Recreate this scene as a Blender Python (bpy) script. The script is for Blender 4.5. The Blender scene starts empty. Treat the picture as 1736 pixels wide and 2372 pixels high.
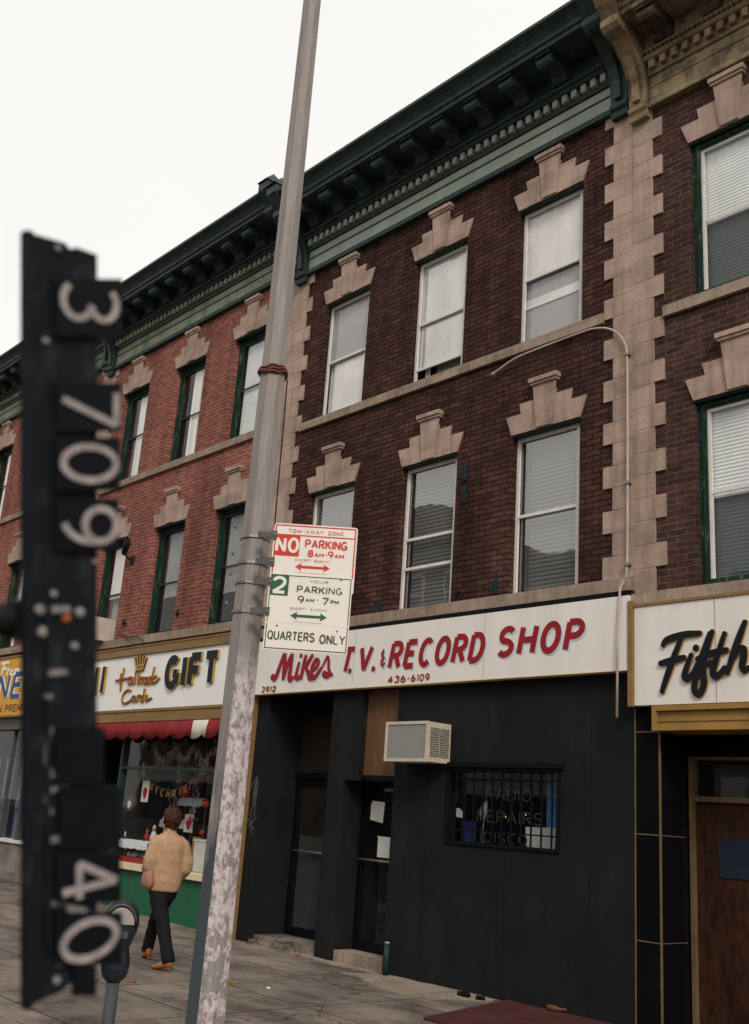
import bpy, bmesh, math, random
from mathutils import Vector, Matrix, noise as mnoise
random.seed(7)
SC = bpy.context.scene
COL = SC.collection
RAD = math.radians

# ------------------------------------------------------------------ camera
cam_d = bpy.data.cameras.new('camera')
cam = bpy.data.objects.new('camera', cam_d)
COL.objects.link(cam)
SC.camera = cam
cam_d.sensor_fit = 'VERTICAL'
cam_d.sensor_height = 36.0
cam_d.sensor_width = 36.0
cam_d.lens = 36.44
cam_d.clip_start = 0.05
cam_d.clip_end = 2000
CR = ((0.67236209, -0.1658373, -0.72140642), (0.73701495, 0.24060919, 0.63159812), (0.06883449, -0.95634994, 0.28400106))
CAM_POS = Vector((0.0, -8.9656, 1.7))
M = Matrix(((CR[0][0], -CR[0][1], -CR[0][2], CAM_POS.x), (CR[1][0], -CR[1][1], -CR[1][2], CAM_POS.y), (CR[2][0], -CR[2][1], -CR[2][2], CAM_POS.z), (0, 0, 0, 1)))
cam.matrix_world = M
cam_d.dof.use_dof = True
cam_d.dof.focus_distance = 10.0
cam_d.dof.aperture_fstop = 5.6

# ------------------------------------------------------------------ world, overcast sky
SUN_EL, SUN_AZ = RAD(52), RAD(200)
world = bpy.data.worlds.new('World')
SC.world = world
world.use_nodes = True
wn = world.node_tree.nodes
wl = world.node_tree.links
wn.clear()
wo = wn.new('ShaderNodeOutputWorld')
wb = wn.new('ShaderNodeBackground')
wb.inputs['Strength'].default_value = 0.1
sky = wn.new('ShaderNodeTexSky')
sky.sky_type = 'NISHITA'
sky.sun_disc = False
sky.sun_elevation = SUN_EL
sky.sun_rotation = SUN_AZ
sky.dust_density = 4.0
veil = wn.new('ShaderNodeMix')                                    # the pale cloud deck, faintly uneven
veil.data_type = 'RGBA'
veil.inputs[6].default_value = (9.7, 9.5, 9.1, 1)
veil.inputs[7].default_value = (11.2, 10.9, 10.35, 1)
cl_n = wn.new('ShaderNodeTexNoise')
cl_n.inputs['Scale'].default_value = 1.6
cl_n.inputs['Detail'].default_value = 4
cl_t = wn.new('ShaderNodeTexCoord')
wl.new(cl_t.outputs['Generated'], cl_n.inputs['Vector'])
wl.new(cl_n.outputs['Fac'], veil.inputs[0])
wm = wn.new('ShaderNodeMix')
wm.data_type = 'RGBA'
wm.inputs[0].default_value = 0.93
wl.new(sky.outputs[0], wm.inputs[6])
wl.new(veil.outputs[2], wm.inputs[7])
wl.new(wm.outputs[2], wb.inputs[0])
wl.new(wb.outputs[0], wo.inputs[0])

sun_d = bpy.data.lights.new('sun', 'SUN')
sun_d.energy = 1.7
sun_d.angle = RAD(16)
sun_d.color = (1.0, 0.95, 0.88)
sun = bpy.data.objects.new('sun', sun_d)
COL.objects.link(sun)
sdir = Vector((0.72, -0.46, 0.66))                            # towards the brightest part of the cloud
sun.rotation_euler = sdir.to_track_quat('Z', 'Y').to_euler()
sky.sun_elevation = math.asin(sdir.normalized().z)
sky.sun_rotation = math.atan2(sdir.x, sdir.y)

SC.view_settings.view_transform = 'Standard'
SC.view_settings.look = 'None'
SC.view_settings.exposure = 0.0
SC.view_settings.gamma = 1.0
SC.render.engine = 'CYCLES'
SC.cycles.max_bounces = 8
SC.cycles.transparent_max_bounces = 12
SC.cycles.use_denoising = True

# ------------------------------------------------------------------ helpers
def link(o):
    COL.objects.link(o)
    return o

def thing(name, label, cat, loc=(0, 0, 0), group=None):
    o = bpy.data.objects.new(name, None)
    o.location = loc
    o.empty_display_size = 0.2
    o['label'] = label
    o['category'] = cat
    if group:
        o['group'] = group
    return link(o)

def tag(o, label, cat, group=None):
    o['label'] = label
    o['category'] = cat
    if group:
        o['group'] = group
    return o

def root_loc(o):
    p = Vector((0, 0, 0))
    while o is not None:
        p += Vector(o.location)
        o = o.parent
    return p

class MB:
    """collects shapes in world coordinates, then links them as ONE mesh object"""
    def __init__(s):
        s.v, s.f, s.sm = [], [], []
    def add(s, vs, fs, smooth=False):
        b = len(s.v)
        s.v += [tuple(p) for p in vs]
        s.f += [tuple(i + b for i in f) for f in fs]
        s.sm += [smooth] * len(fs)
        return s
    def box(s, x0, x1, y0, y1, z0, z1):
        vs = [(x, y, z) for z in (z0, z1) for y in (y0, y1) for x in (x0, x1)]
        return s.add(vs, [(0, 2, 3, 1), (4, 5, 7, 6), (0, 1, 5, 4), (2, 6, 7, 3), (0, 4, 6, 2), (1, 3, 7, 5)])
    def obox(s, o, ax, ay, az, a, b):
        """box in the frame o,ax,ay,az from corner a to corner b"""
        vs = [o + ax * x + ay * y + az * z for z in (a[2], b[2]) for y in (a[1], b[1]) for x in (a[0], b[0])]
        return s.add(vs, [(0, 2, 3, 1), (4, 5, 7, 6), (0, 1, 5, 4), (2, 6, 7, 3), (0, 4, 6, 2), (1, 3, 7, 5)])
    def prism(s, pts, y0, y1):
        """outline in x,z extruded along y"""
        n = len(pts)
        vs = [(x, y0, z) for x, z in pts] + [(x, y1, z) for x, z in pts]
        fs = [tuple(range(n)), tuple(range(2 * n - 1, n - 1, -1))] + [(i, i + n, (i + 1) % n + n, (i + 1) % n) for i in range(n)]
        return s.add(vs, fs)
    def profile(s, pts, x0, x1):
        """outline in y,z extruded along x"""
        n = len(pts)
        vs = [(x0, y, z) for y, z in pts] + [(x1, y, z) for y, z in pts]
        fs = [tuple(range(n)), tuple(range(2 * n - 1, n - 1, -1))] + [(i, i + n, (i + 1) % n + n, (i + 1) % n) for i in range(n)]
        return s.add(vs, fs)
    def slab(s, pts, z0, z1):
        """outline in x,y extruded along z"""
        n = len(pts)
        vs = [(x, y, z0) for x, y in pts] + [(x, y, z1) for x, y in pts]
        fs = [tuple(range(n - 1, -1, -1)), tuple(range(n, 2 * n))] + [(i, (i + 1) % n, (i + 1) % n + n, i + n) for i in range(n)]
        return s.add(vs, fs)
    def loft(s, rings, n=12, smooth=True, caps=True):
        """rings: (centre, axis1, axis2, r1, r2)"""
        vs = []
        for c, a, b, r1, r2 in rings:
            c, a, b = Vector(c), Vector(a), Vector(b)
            for k in range(n):
                t = 2 * math.pi * k / n
                vs.append(c + a * (r1 * math.cos(t)) + b * (r2 * math.sin(t)))
        fs = []
        for i in range(len(rings) - 1):
            for k in range(n):
                fs.append((i * n + k, i * n + (k + 1) % n, (i + 1) * n + (k + 1) % n, (i + 1) * n + k))
        s.add(vs, fs, smooth)
        if caps:
            b = len(s.v) - len(vs)
            s.f += [tuple(b + k for k in range(n - 1, -1, -1)), tuple(b + (len(rings) - 1) * n + k for k in range(n))]
            s.sm += [False, False]
        return s
    def tube(s, pts, r, n=8, smooth=True):
        pts = [Vector(p) for p in pts]
        rs = r if isinstance(r, (list, tuple)) else [r] * len(pts)
        rings = []
        prev = None
        for i, p in enumerate(pts):
            d = (pts[min(i + 1, len(pts) - 1)] - pts[max(i - 1, 0)]).normalized()
            ref = prev if prev is not None else (Vector((0, 0, 1)) if abs(d.z) < 0.9 else Vector((1, 0, 0)))
            a = (ref - d * ref.dot(d)).normalized()
            b = d.cross(a)
            prev = a
            rings.append((p, a, b, rs[i], rs[i]))
        return s.loft(rings, n, smooth)
    def ball(s, c, r, nu=10, nv=7, sc=(1, 1, 1)):
        c = Vector(c)
        rings = []
        for j in range(nv + 1):
            t = math.pi * j / nv
            rr = max(1e-4, math.sin(t)) * r
            rings.append((c + Vector((0, 0, -math.cos(t) * r * sc[2])), (1, 0, 0), (0, 1, 0), rr * sc[0], rr * sc[1]))
        return s.loft(rings, nu, True)
    def build(s, name, mat, parent=None, loc=None):
        org = root_loc(parent) if parent is not None else Vector(loc if loc is not None else (0, 0, 0))
        me = bpy.data.meshes.new(name)
        me.from_pydata([(x - org.x, y - org.y, z - org.z) for x, y, z in s.v], [], s.f)
        me.polygons.foreach_set('use_smooth', s.sm)
        me.update()
        if mat is not None:
            me.materials.append(mat)
        o = bpy.data.objects.new(name, me)
        if parent is not None:
            o.parent = parent
        else:
            o.location = org
        return link(o)

def structure(o):
    o['kind'] = 'structure'
    return o

def V(*a):
    return Vector(a)

# ------------------------------------------------------------------ materials
class NT:
    def __init__(s, name):
        s.m = bpy.data.materials.new(name)
        s.m.use_nodes = True
        s.n = s.m.node_tree.nodes
        s.l = s.m.node_tree.links
        s.p = s.n['Principled BSDF']
        s.pos = s.n.new('ShaderNodeNewGeometry').outputs['Position']
    def new(s, t, **kw):
        nd = s.n.new(t)
        for k, v in kw.items():
            setattr(nd, k, v)
        return nd
    def scaled(s, sc):
        mp = s.new('ShaderNodeMapping')
        mp.inputs['Scale'].default_value = sc
        s.l.new(s.pos, mp.inputs['Vector'])
        return mp.outputs[0]
    def noise(s, scale, sc=(1, 1, 1), detail=5, rough=0.6):
        t = s.new('ShaderNodeTexNoise')
        t.inputs['Scale'].default_value = scale
        t.inputs['Detail'].default_value = detail
        t.inputs['Roughness'].default_value = rough
        s.l.new(s.scaled(sc), t.inputs['Vector'])
        return t.outputs['Fac']
    def ramp(s, fac, stops):
        r = s.new('ShaderNodeValToRGB')
        el = r.color_ramp.elements
        while len(el) < len(stops):
            el.new(0.5)
        for e, (p, c) in zip(el, stops):
            e.position = p
            e.color = (c, c, c, 1) if isinstance(c, (int, float)) else (*c, 1)
        s.l.new(fac, r.inputs[0])
        return r.outputs[0]
    def mix(s, a, b, fac, mode='MIX'):
        m = s.new('ShaderNodeMix', data_type='RGBA', blend_type=mode)
        for i, x in ((6, a), (7, b), (0, fac)):
            if isinstance(x, (int, float)):
                m.inputs[i].default_value = x
            elif isinstance(x, tuple):
                m.inputs[i].default_value = (*x, 1)
            else:
                s.l.new(x, m.inputs[i])
        return m.outputs[2]
    def bump(s, h, strength=0.3, dist=0.01):
        b = s.new('ShaderNodeBump')
        b.inputs['Strength'].default_value = strength
        b.inputs['Distance'].default_value = dist
        s.l.new(h, b.inputs['Height'])
        s.l.new(b.outputs[0], s.p.inputs['Normal'])
    def base(s, c):
        if isinstance(c, tuple):
            s.p.inputs['Base Color'].default_value = (*c, 1)
        else:
            s.l.new(c, s.p.inputs['Base Color'])
    def setp(s, rough=0.7, metal=0.0, spec=0.4):
        s.p.inputs['Roughness'].default_value = rough
        s.p.inputs['Metallic'].default_value = metal
        s.p.inputs['Specular IOR Level'].default_value = spec

def paint(name, col, rough=0.6, var=0.25, scale=6, metal=0.0, spec=0.2, streak=(1, 1, 1), bump=0.15, fine=60):
    t = NT(name)
    f = t.noise(scale, streak)
    g = t.noise(fine, (1, 1, 1), 3)
    r = t.ramp(f, [(0.25, 1 - var), (0.7, 1 + var * 0.35)])
    c = t.mix(col, r, 1.0, 'MULTIPLY')
    t.base(c)
    t.setp(rough, metal, spec)
    if bump:
        t.bump(g, bump, 0.004)
    return t.m

def brick(name, c1, c2, mortar, msize=0.008, dirt=0.35, bw=0.21, rh=0.0677):
    t = NT(name)
    sx = t.new('ShaderNodeSeparateXYZ')
    t.l.new(t.pos, sx.inputs[0])
    ad = t.new('ShaderNodeMath', operation='ADD')
    t.l.new(sx.outputs[0], ad.inputs[0])
    t.l.new(sx.outputs[1], ad.inputs[1])
    cb = t.new('ShaderNodeCombineXYZ')
    t.l.new(ad.outputs[0], cb.inputs[0])
    t.l.new(sx.outputs[2], cb.inputs[1])
    b = t.new('ShaderNodeTexBrick')
    b.offset = 0.5
    b.inputs['Scale'].default_value = 1.0
    b.inputs['Brick Width'].default_value = bw
    b.inputs['Row Height'].default_value = rh
    b.inputs['Mortar Size'].default_value = msize
    b.inputs['Mortar Smooth'].default_value = 0.1
    b.inputs['Bias'].default_value = -0.1
    b.inputs['Color1'].default_value = (*c1, 1)
    b.inputs['Color2'].default_value = (*c2, 1)
    b.inputs['Mortar'].default_value = (*mortar, 1)
    t.l.new(cb.outputs[0], b.inputs['Vector'])
    big = t.ramp(t.noise(0.9, (1, 1, 0.6), 6), [(0.3, 1 - dirt), (0.65, 1.15)])
    fin = t.ramp(t.noise(25, (1, 1, 1), 4), [(0.2, 0.75), (0.8, 1.2)])
    c = t.mix(b.outputs['Color'], big, 1.0, 'MULTIPLY')
    c = t.mix(c, fin, 1.0, 'MULTIPLY')
    run = t.ramp(t.noise(1.0, (2.6, 2.6, 0.22), 6, 0.65), [(0.36, 0.62), (0.58, 1.06)])
    c = t.mix(c, run, 0.75, 'MULTIPLY')
    blk = t.ramp(t.noise(4.2, (1, 1, 3.1), 2), [(0.40, 0.72), (0.60, 1.16)])
    c = t.mix(c, blk, 0.8, 'MULTIPLY')
    t.base(c)
    t.setp(0.95, 0, 0.06)
    inv = t.new('ShaderNodeMath', operation='SUBTRACT')
    inv.inputs[0].default_value = 1.0
    t.l.new(b.outputs['Fac'], inv.inputs[1])
    t.bump(inv.outputs[0], 0.6, 0.006)
    return t.m

def stone(name, col, var=0.25):
    t = NT(name)
    f = t.ramp(t.noise(2.2, (1, 1, 2.2), 7, 0.65), [(0.28, 1 - var), (0.62, 1.08)])
    g = t.ramp(t.noise(38, (1, 1, 1), 3), [(0.3, 0.86), (0.7, 1.08)])
    st = t.ramp(t.noise(3, (3.5, 3.5, 0.3), 5, 0.65), [(0.34, 0.68), (0.58, 1.02)])
    c = t.mix(col, f, 1.0, 'MULTIPLY')
    c = t.mix(c, g, 1.0, 'MULTIPLY')
    c = t.mix(c, st, 0.8, 'MULTIPLY')
    sx = t.new('ShaderNodeSeparateXYZ')
    t.l.new(t.pos, sx.inputs[0])
    cb = t.new('ShaderNodeCombineXYZ')
    t.l.new(sx.outputs[0], cb.inputs[0])
    t.l.new(sx.outputs[2], cb.inputs[1])
    b = t.new('ShaderNodeTexBrick')
    b.inputs['Scale'].default_value = 1.0
    b.inputs['Brick Width'].default_value = 0.45
    b.inputs['Row Height'].default_value = 0.2557
    b.inputs['Mortar Size'].default_value = 0.0
    b.inputs['Color1'].default_value = (1.06, 1.05, 1.03, 1)
    b.inputs['Color2'].default_value = (0.80, 0.79, 0.78, 1)
    b.inputs['Bias'].default_value = -0.2
    t.l.new(cb.outputs[0], b.inputs['Vector'])
    c = t.mix(c, b.outputs['Color'], 1.0, 'MULTIPLY')
    t.base(c)
    t.setp(0.9, 0, 0.1)
    t.bump(t.noise(70, (1, 1, 1), 3), 0.2, 0.004)
    return t.m

def worn(name, col, wear, lo=0.56, hi=0.64, scale=5, sc=(1, 1, 1), rough=0.6):
    """paint with patches where another layer shows"""
    t = NT(name)
    f = t.ramp(t.noise(scale, sc, 8, 0.7), [(lo, 0.0), (hi, 1.0)])
    v = t.ramp(t.noise(2.5, (1, 1, 0.5), 5), [(0.3, 0.75), (0.7, 1.1)])
    c = t.mix(col, wear, f)
    t.base(t.mix(c, v, 1.0, 'MULTIPLY'))
    t.setp(rough, 0, 0.12)
    t.bump(t.noise(40, (1, 1, 1), 3), 0.2, 0.004)
    return t.m

def glass_mat(name, tint=(0.85, 0.88, 0.88), refl=1.5, film=0.04):
    t = NT(name)
    out = t.n['Material Output']
    tr = t.new('ShaderNodeBsdfTransparent')
    tr.inputs[0].default_value = (*tint, 1)
    gl = t.new('ShaderNodeBsdfGlossy')
    gl.inputs['Roughness'].default_value = 0.02
    gl.inputs['Color'].default_value = (0.95, 0.95, 0.95, 1)
    b = t.new('ShaderNodeBump')
    b.inputs['Strength'].default_value = 0.06
    b.inputs['Distance'].default_value = 0.02
    t.l.new(t.noise(1.6, (1, 1, 1), 2), b.inputs['Height'])
    t.l.new(b.outputs[0], gl.inputs['Normal'])
    lw = t.new('ShaderNodeLayerWeight')                        # Schlick, the same from both sides of the pane
    lw.inputs['Blend'].default_value = 0.5
    pw = t.new('ShaderNodeMath', operation='POWER')
    pw.inputs[1].default_value = 5.0
    t.l.new(lw.outputs['Facing'], pw.inputs[0])
    fr = t.new('ShaderNodeMath', operation='MULTIPLY_ADD')
    fr.inputs[1].default_value = 0.96
    fr.inputs[2].default_value = 0.045
    t.l.new(pw.outputs[0], fr.inputs[0])
    mu = t.new('ShaderNodeMath', operation='MULTIPLY')
    mu.inputs[1].default_value = refl
    mu.use_clamp = True
    t.l.new(fr.outputs[0], mu.inputs[0])
    mx = t.new('ShaderNodeMixShader')
    t.l.new(mu.outputs[0], mx.inputs[0])
    t.l.new(tr.outputs[0], mx.inputs[1])
    t.l.new(gl.outputs[0], mx.inputs[2])
    df = t.new('ShaderNodeBsdfDiffuse')
    df.inputs[0].default_value = (0.5, 0.5, 0.48, 1)
    m2 = t.new('ShaderNodeMixShader')
    dn = t.ramp(t.noise(3, (1, 1, 0.5), 5), [(0.3, film * 0.4), (0.75, film * 1.6)])
    t.l.new(dn, m2.inputs[0])
    t.l.new(mx.outputs[0], m2.inputs[1])
    t.l.new(df.outputs[0], m2.inputs[2])
    t.l.new(m2.outputs[0], out.inputs['Surface'])
    return t.m

def slats(name, col, pitch=0.05, dark=0.55):
    """a venetian blind: horizontal slats"""
    t = NT(name)
    w = t.new('ShaderNodeTexWave', wave_type='BANDS', bands_direction='Z')
    w.inputs['Scale'].default_value = 0.314 / pitch
    w.inputs['Distortion'].default_value = 0.15
    t.l.new(t.pos, w.inputs['Vector'])
    r = t.ramp(w.outputs['Fac'], [(0.0, dark), (0.35, 1.0)])
    v = t.ramp(t.noise(2, (1, 1, 1), 3), [(0.3, 0.85), (0.7, 1.05)])
    t.base(t.mix(t.mix(col, r, 1.0, 'MULTIPLY'), v, 1.0, 'MULTIPLY'))
    t.setp(0.6)
    t.bump(w.outputs['Fac'], 0.5, 0.01)
    return t.m

def folds(name, col, sx=14):
    """a hanging curtain: soft vertical folds"""
    t = NT(name)
    f = t.noise(sx, (1, 0.2, 0.05), 3)
    t.base(t.mix(col, t.ramp(f, [(0.3, 0.75), (0.65, 1.0)]), 1.0, 'MULTIPLY'))
    t.setp(0.85)
    t.bump(f, 0.6, 0.03)
    return t.m

MT = {}
MT['brick_dark'] = brick('dark brown brick', (0.108, 0.049, 0.038), (0.058, 0.030, 0.0255), (0.022, 0.016, 0.014), 0.0075, 0.5)
MT['brick_red'] = brick('red brick', (0.305, 0.096, 0.072), (0.225, 0.072, 0.055), (0.36, 0.235, 0.18), 0.0065, 0.35)
MT['brick_far'] = brick('plum brick', (0.090, 0.041, 0.033), (0.050, 0.027, 0.024), (0.12, 0.105, 0.095), 0.0048)
MT['limestone'] = stone('limestone', (0.44, 0.322, 0.262))
MT['sill_stone'] = stone('sill stone', (0.36, 0.27, 0.215), 0.3)
MT['green_dark'] = paint('dark green cornice paint', (0.034, 0.056, 0.050), 0.5, 0.45, 3, streak=(2, 2, 0.7))
MT['green_frieze'] = paint('pale green frieze paint', (0.29, 0.325, 0.275), 0.6, 0.2, 2, streak=(2, 2, 0.6))
MT['green_moss'] = worn('weathered green frieze', (0.26, 0.27, 0.21), (0.12, 0.19, 0.075), 0.45, 0.62, 2.2)
MT['green_old'] = paint('old dark green paint', (0.020, 0.040, 0.031), 0.5, 0.6, 3)
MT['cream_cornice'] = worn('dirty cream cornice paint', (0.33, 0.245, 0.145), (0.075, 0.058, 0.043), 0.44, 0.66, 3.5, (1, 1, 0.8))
MT['cream_dark'] = worn('dark tan cornice paint', (0.13, 0.092, 0.056), (0.035, 0.029, 0.024), 0.42, 0.62, 3.0, (1, 1, 0.8))  # deeper tan with blackish patches, for modillions and bead moulding
MT['frame_white'] = paint('white aluminium', (0.74, 0.70, 0.66), 0.45, 0.15, 8)
MT['frame_green'] = worn('chipped green window paint', (0.013, 0.038, 0.026), (0.15, 0.155, 0.105), 0.55, 0.66, 9, (2, 2, 0.4))
MT['glass'] = glass_mat('storm window glass', (0.95, 0.96, 0.96), refl=4.6, film=0.03)
MT['glass_mid'] = glass_mat('clean storm window glass', (1.0, 1.0, 1.0), refl=1.5, film=0.02)
MT['shade_mid'] = paint('ivory window shade', (0.40, 0.395, 0.39), 0.8, 0.12, 2)
MT['glass_plain'] = glass_mat('single window glass', (0.97, 0.98, 0.98), refl=0.9, film=0.015)
MT['shop_glass'] = glass_mat('shop glass', (0.88, 0.90, 0.90), 0.75, 0.006)
MT['shade'] = paint('white window shade', (0.86, 0.83, 0.79), 0.8, 0.30, 1.5, streak=(1.6, 1, 0.8))
MT['shade_grey'] = paint('grey window shade', (0.30, 0.295, 0.29), 0.8, 0.3, 2)
MT['door_sheet'] = paint('dull door sheet', (0.085, 0.085, 0.08), 0.8, 0.35, 3)
MT['blind'] = slats('dull venetian blind', (0.24, 0.24, 0.225), 0.052, 0.2)
MT['blind_fine'] = slats('fine white blind', (0.82, 0.82, 0.81), 0.04, 0.7)
MT['blind_green'] = slats('sea green blind', (0.055, 0.075, 0.070), 0.04, 0.6)
MT['curtain'] = folds('white curtain', (0.90, 0.87, 0.83))
MT['roof'] = paint('tar roof', (0.04, 0.04, 0.04), 0.9)
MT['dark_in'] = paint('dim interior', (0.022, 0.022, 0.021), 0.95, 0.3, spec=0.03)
MT['black_wall'] = worn('black painted stucco', (0.0140, 0.0146, 0.0157), (0.023, 0.0235, 0.0245), 0.54, 0.74, 2.6, (1, 1, 0.5), 0.9)
MT['black_gloss'] = paint('black enamel', (0.006, 0.006, 0.007), 0.35, 0.2, 4, spec=0.15, bump=0.03)
MT['black_matte'] = paint('black frame paint', (0.007, 0.007, 0.008), 0.7, 0.2, 4, spec=0.08)
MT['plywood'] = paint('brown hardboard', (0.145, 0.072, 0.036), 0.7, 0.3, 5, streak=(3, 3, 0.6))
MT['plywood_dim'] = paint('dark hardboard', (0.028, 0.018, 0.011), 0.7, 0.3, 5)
MT['sign_white'] = paint('white sign enamel', (0.80, 0.745, 0.69), 0.45, 0.08, 1.6, streak=(2.5, 2.5, 0.5), bump=0.03)
MT['sign_bright'] = paint('bright white sign face', (0.86, 0.84, 0.80), 0.4, 0.05, 1.6, bump=0.02)
MT['letter_red'] = paint('red sign lettering', (0.30, 0.014, 0.016), 0.6, 0.15, 9, bump=0.03)
MT['letter_shadow'] = paint('pale blue lettering shadow', (0.56, 0.61, 0.74), 0.5, 0.1, 9, bump=0.03)
MT['letter_black'] = paint('black raised letters', (0.007, 0.008, 0.013), 0.5, 0.15, 9, bump=0.02)
MT['gold'] = paint('gold letter edge', (0.42, 0.26, 0.06), 0.45, 0.2, 9, bump=0.03)
MT['brass'] = paint('brass trim', (0.20, 0.135, 0.070), 0.5, 0.35, 5, metal=0.2, bump=0.05)
MT['brass_panel'] = paint('ochre metal canopy', (0.33, 0.19, 0.055), 0.5, 0.25, 3, bump=0.05)
MT['wood_trim'] = paint('ochre wood trim', (0.26, 0.155, 0.06), 0.6, 0.3, 5, streak=(0.4, 2, 3))
MT['tile_black'] = paint('black glazed panel', (0.005, 0.005, 0.007), 0.2, 0.2, 2, spec=0.12, bump=0.01)
MT['door_brown'] = worn('scuffed brown door', (0.060, 0.024, 0.012), (0.022, 0.012, 0.008), 0.44, 0.62, 5, (2.5, 2.5, 0.8))
MT['blue_dim'] = paint('dim blue panel', (0.018, 0.024, 0.040), 0.7)
MT['paper'] = paint('white paper', (0.76, 0.73, 0.70), 0.8, 0.08, 20)
MT['tan_case'] = paint('beige enamelled steel', (0.58, 0.49, 0.41), 0.5, 0.15, 5)
MT['grey_mesh'] = paint('grey coil screen', (0.27, 0.265, 0.25), 0.6, 0.15, 60)
MT['conduit'] = paint('painted conduit', (0.50, 0.42, 0.36), 0.5, 0.25, 4)
MT['iron'] = paint('rusty black iron', (0.018, 0.016, 0.015), 0.7, 0.4, 14)
MT['steel'] = paint('galvanised steel strap', (0.30, 0.28, 0.26), 0.4, 0.3, 12, metal=0.5)
MT['steel_dark'] = paint('weathered steel bracket', (0.11, 0.10, 0.095), 0.5, 0.3, 12, metal=0.3)
MT['road_sign_white'] = paint('white traffic sign sheet', (0.82, 0.755, 0.68), 0.4, 0.06, 4, bump=0.02)
MT['sign_red'] = paint('red traffic sign ink', (0.62, 0.045, 0.028), 0.4, 0.1, 12, bump=0.02)
MT['sign_green'] = paint('green traffic sign ink', (0.028, 0.115, 0.055), 0.4, 0.1, 12, bump=0.02)
MT['sign_olive'] = paint('faded olive sign ink', (0.060, 0.070, 0.032), 0.5, 0.15, 12, bump=0.02)
MT['sign_pink'] = paint('faded red sign ink', (0.64, 0.24, 0.19), 0.5, 0.1, 12, bump=0.02)
MT['sign_faint'] = paint('faded grey sign ink', (0.38, 0.35, 0.29), 0.5, 0.1, 12, bump=0.02)
MT['tape_red'] = paint('red tape', (0.17, 0.045, 0.032), 0.5, 0.45, 30)
MT['meter'] = paint('blue grey meter enamel', (0.014, 0.020, 0.028), 0.35, 0.3, 10, spec=0.5)
MT['meter_post'] = paint('dull green grey post', (0.065, 0.075, 0.072), 0.6, 0.35, 8, streak=(3, 3, 0.5))
MT['meter_window'] = paint('milky meter window', (0.30, 0.265, 0.225), 0.25, 0.2, 20, spec=0.5)
MT['green_panel'] = paint('green bulkhead enamel', (0.016, 0.120, 0.062), 0.5, 0.2, 3)
MT['cream_sill'] = paint('cream sill paint', (0.78, 0.62, 0.40), 0.5, 0.12, 6)
MT['awning_red'] = paint('red awning canvas', (0.25, 0.034, 0.036), 0.9, 0.25, 4, streak=(2, 2, 0.7), spec=0.05)
MT['awning_white'] = paint('white awning stripe', (0.72, 0.66, 0.58), 0.8, 0.15, 5)
MT['yellow_sign'] = paint('yellow sign face', (0.68, 0.34, 0.028), 0.5, 0.12, 3)
MT['letter_blue'] = paint('blue sign lettering', (0.028, 0.075, 0.22), 0.5, 0.15, 9)
MT['letter_brown'] = paint('dark brown lettering', (0.13, 0.05, 0.02), 0.5, 0.15, 9)
MT['letter_rust'] = paint('rust red script', (0.27, 0.075, 0.025), 0.5, 0.2, 9)
MT['pinkish_stone'] = stone('grey base stone', (0.27, 0.235, 0.21), 0.35)
MT['skin'] = paint('skin', (0.50, 0.26, 0.17), 0.55, 0.1, 20, bump=0)
MT['jacket'] = paint('tan wool jacket', (0.47, 0.295, 0.178), 0.95, 0.22, 14, spec=0.03, bump=0.4, fine=120)
MT['trousers'] = paint('black trousers', (0.008, 0.008, 0.009), 0.85, 0.3, 8, spec=0.2)
MT['shoe'] = paint('orange tan leather', (0.36, 0.115, 0.040), 0.45, 0.2, 20)
MT['shoe_dark'] = paint('dark shoe heel', (0.03, 0.02, 0.015), 0.5)
MT['hair'] = paint('auburn hair', (0.060, 0.022, 0.011), 0.65, 0.6, 40)
MT['bag'] = paint('rosy tan leather bag', (0.38, 0.185, 0.125), 0.6, 0.25, 9)
MT['board'] = worn('dark slate board', (0.0085, 0.0105, 0.0145), (0.045, 0.048, 0.054), 0.52, 0.80, 45, (1, 1, 0.5), 0.7)
MT['tile_letter'] = paint('black number tile', (0.0055, 0.0065, 0.009), 0.6, 0.3, 40, spec=0.12)
MT['chalk_white'] = paint('pale grey numeral', (0.40, 0.345, 0.325), 0.75, 0.45, 90)
MT['screw'] = paint('worn steel rivet', (0.27, 0.24, 0.225), 0.75, 0.5, 120)
MT['rust_orange'] = paint('orange rust blot', (0.45, 0.13, 0.03), 0.7, 0.2, 60)
MT['hatch'] = worn('oxblood painted steel', (0.082, 0.028, 0.026), (0.065, 0.048, 0.042), 0.52, 0.70, 7)
MT['patch'] = stone('fresh cement', (0.33, 0.26, 0.21), 0.3)
MT['white_plain'] = paint('plain white', (0.72, 0.70, 0.68), 0.7, 0.15, 10)
MT['cotton'] = paint('cotton snow', (0.74, 0.72, 0.72), 0.95, 0.3, 40, bump=0.8)
MT['red_plain'] = paint('red decoration', (0.42, 0.02, 0.02), 0.5, 0.3, 20)
MT['gold_card'] = paint('gold card letters', (0.30, 0.185, 0.05), 0.5, 0.3, 20)
MT['tinsel'] = paint('silver tinsel', (0.45, 0.47, 0.47), 0.35, 0.5, 60, metal=0.6)
MT['blue_bright'] = paint('blue display panel', (0.08, 0.30, 0.68), 0.5, 0.3, 6)
MT['blue_box'] = paint('violet blue carton', (0.07, 0.09, 0.36), 0.5, 0.2, 8)
MT['neon_glass'] = paint('unlit glass tube', (0.075, 0.085, 0.08), 0.2, 0.2, 20, spec=0.7)
MT['scrawl'] = paint('chalky graffiti', (0.12, 0.12, 0.125), 0.9, 0.5, 60)
MT['teal_paint'] = paint('dark teal pipe paint', (0.014, 0.036, 0.034), 0.5, 0.4, 12)
MT['cement_cap'] = paint('cement plug', (0.40, 0.28, 0.20), 0.9)
MT['leaf'] = paint('dry brown leaf', (0.22, 0.11, 0.05), 0.8, 0.3, 40)
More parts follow.
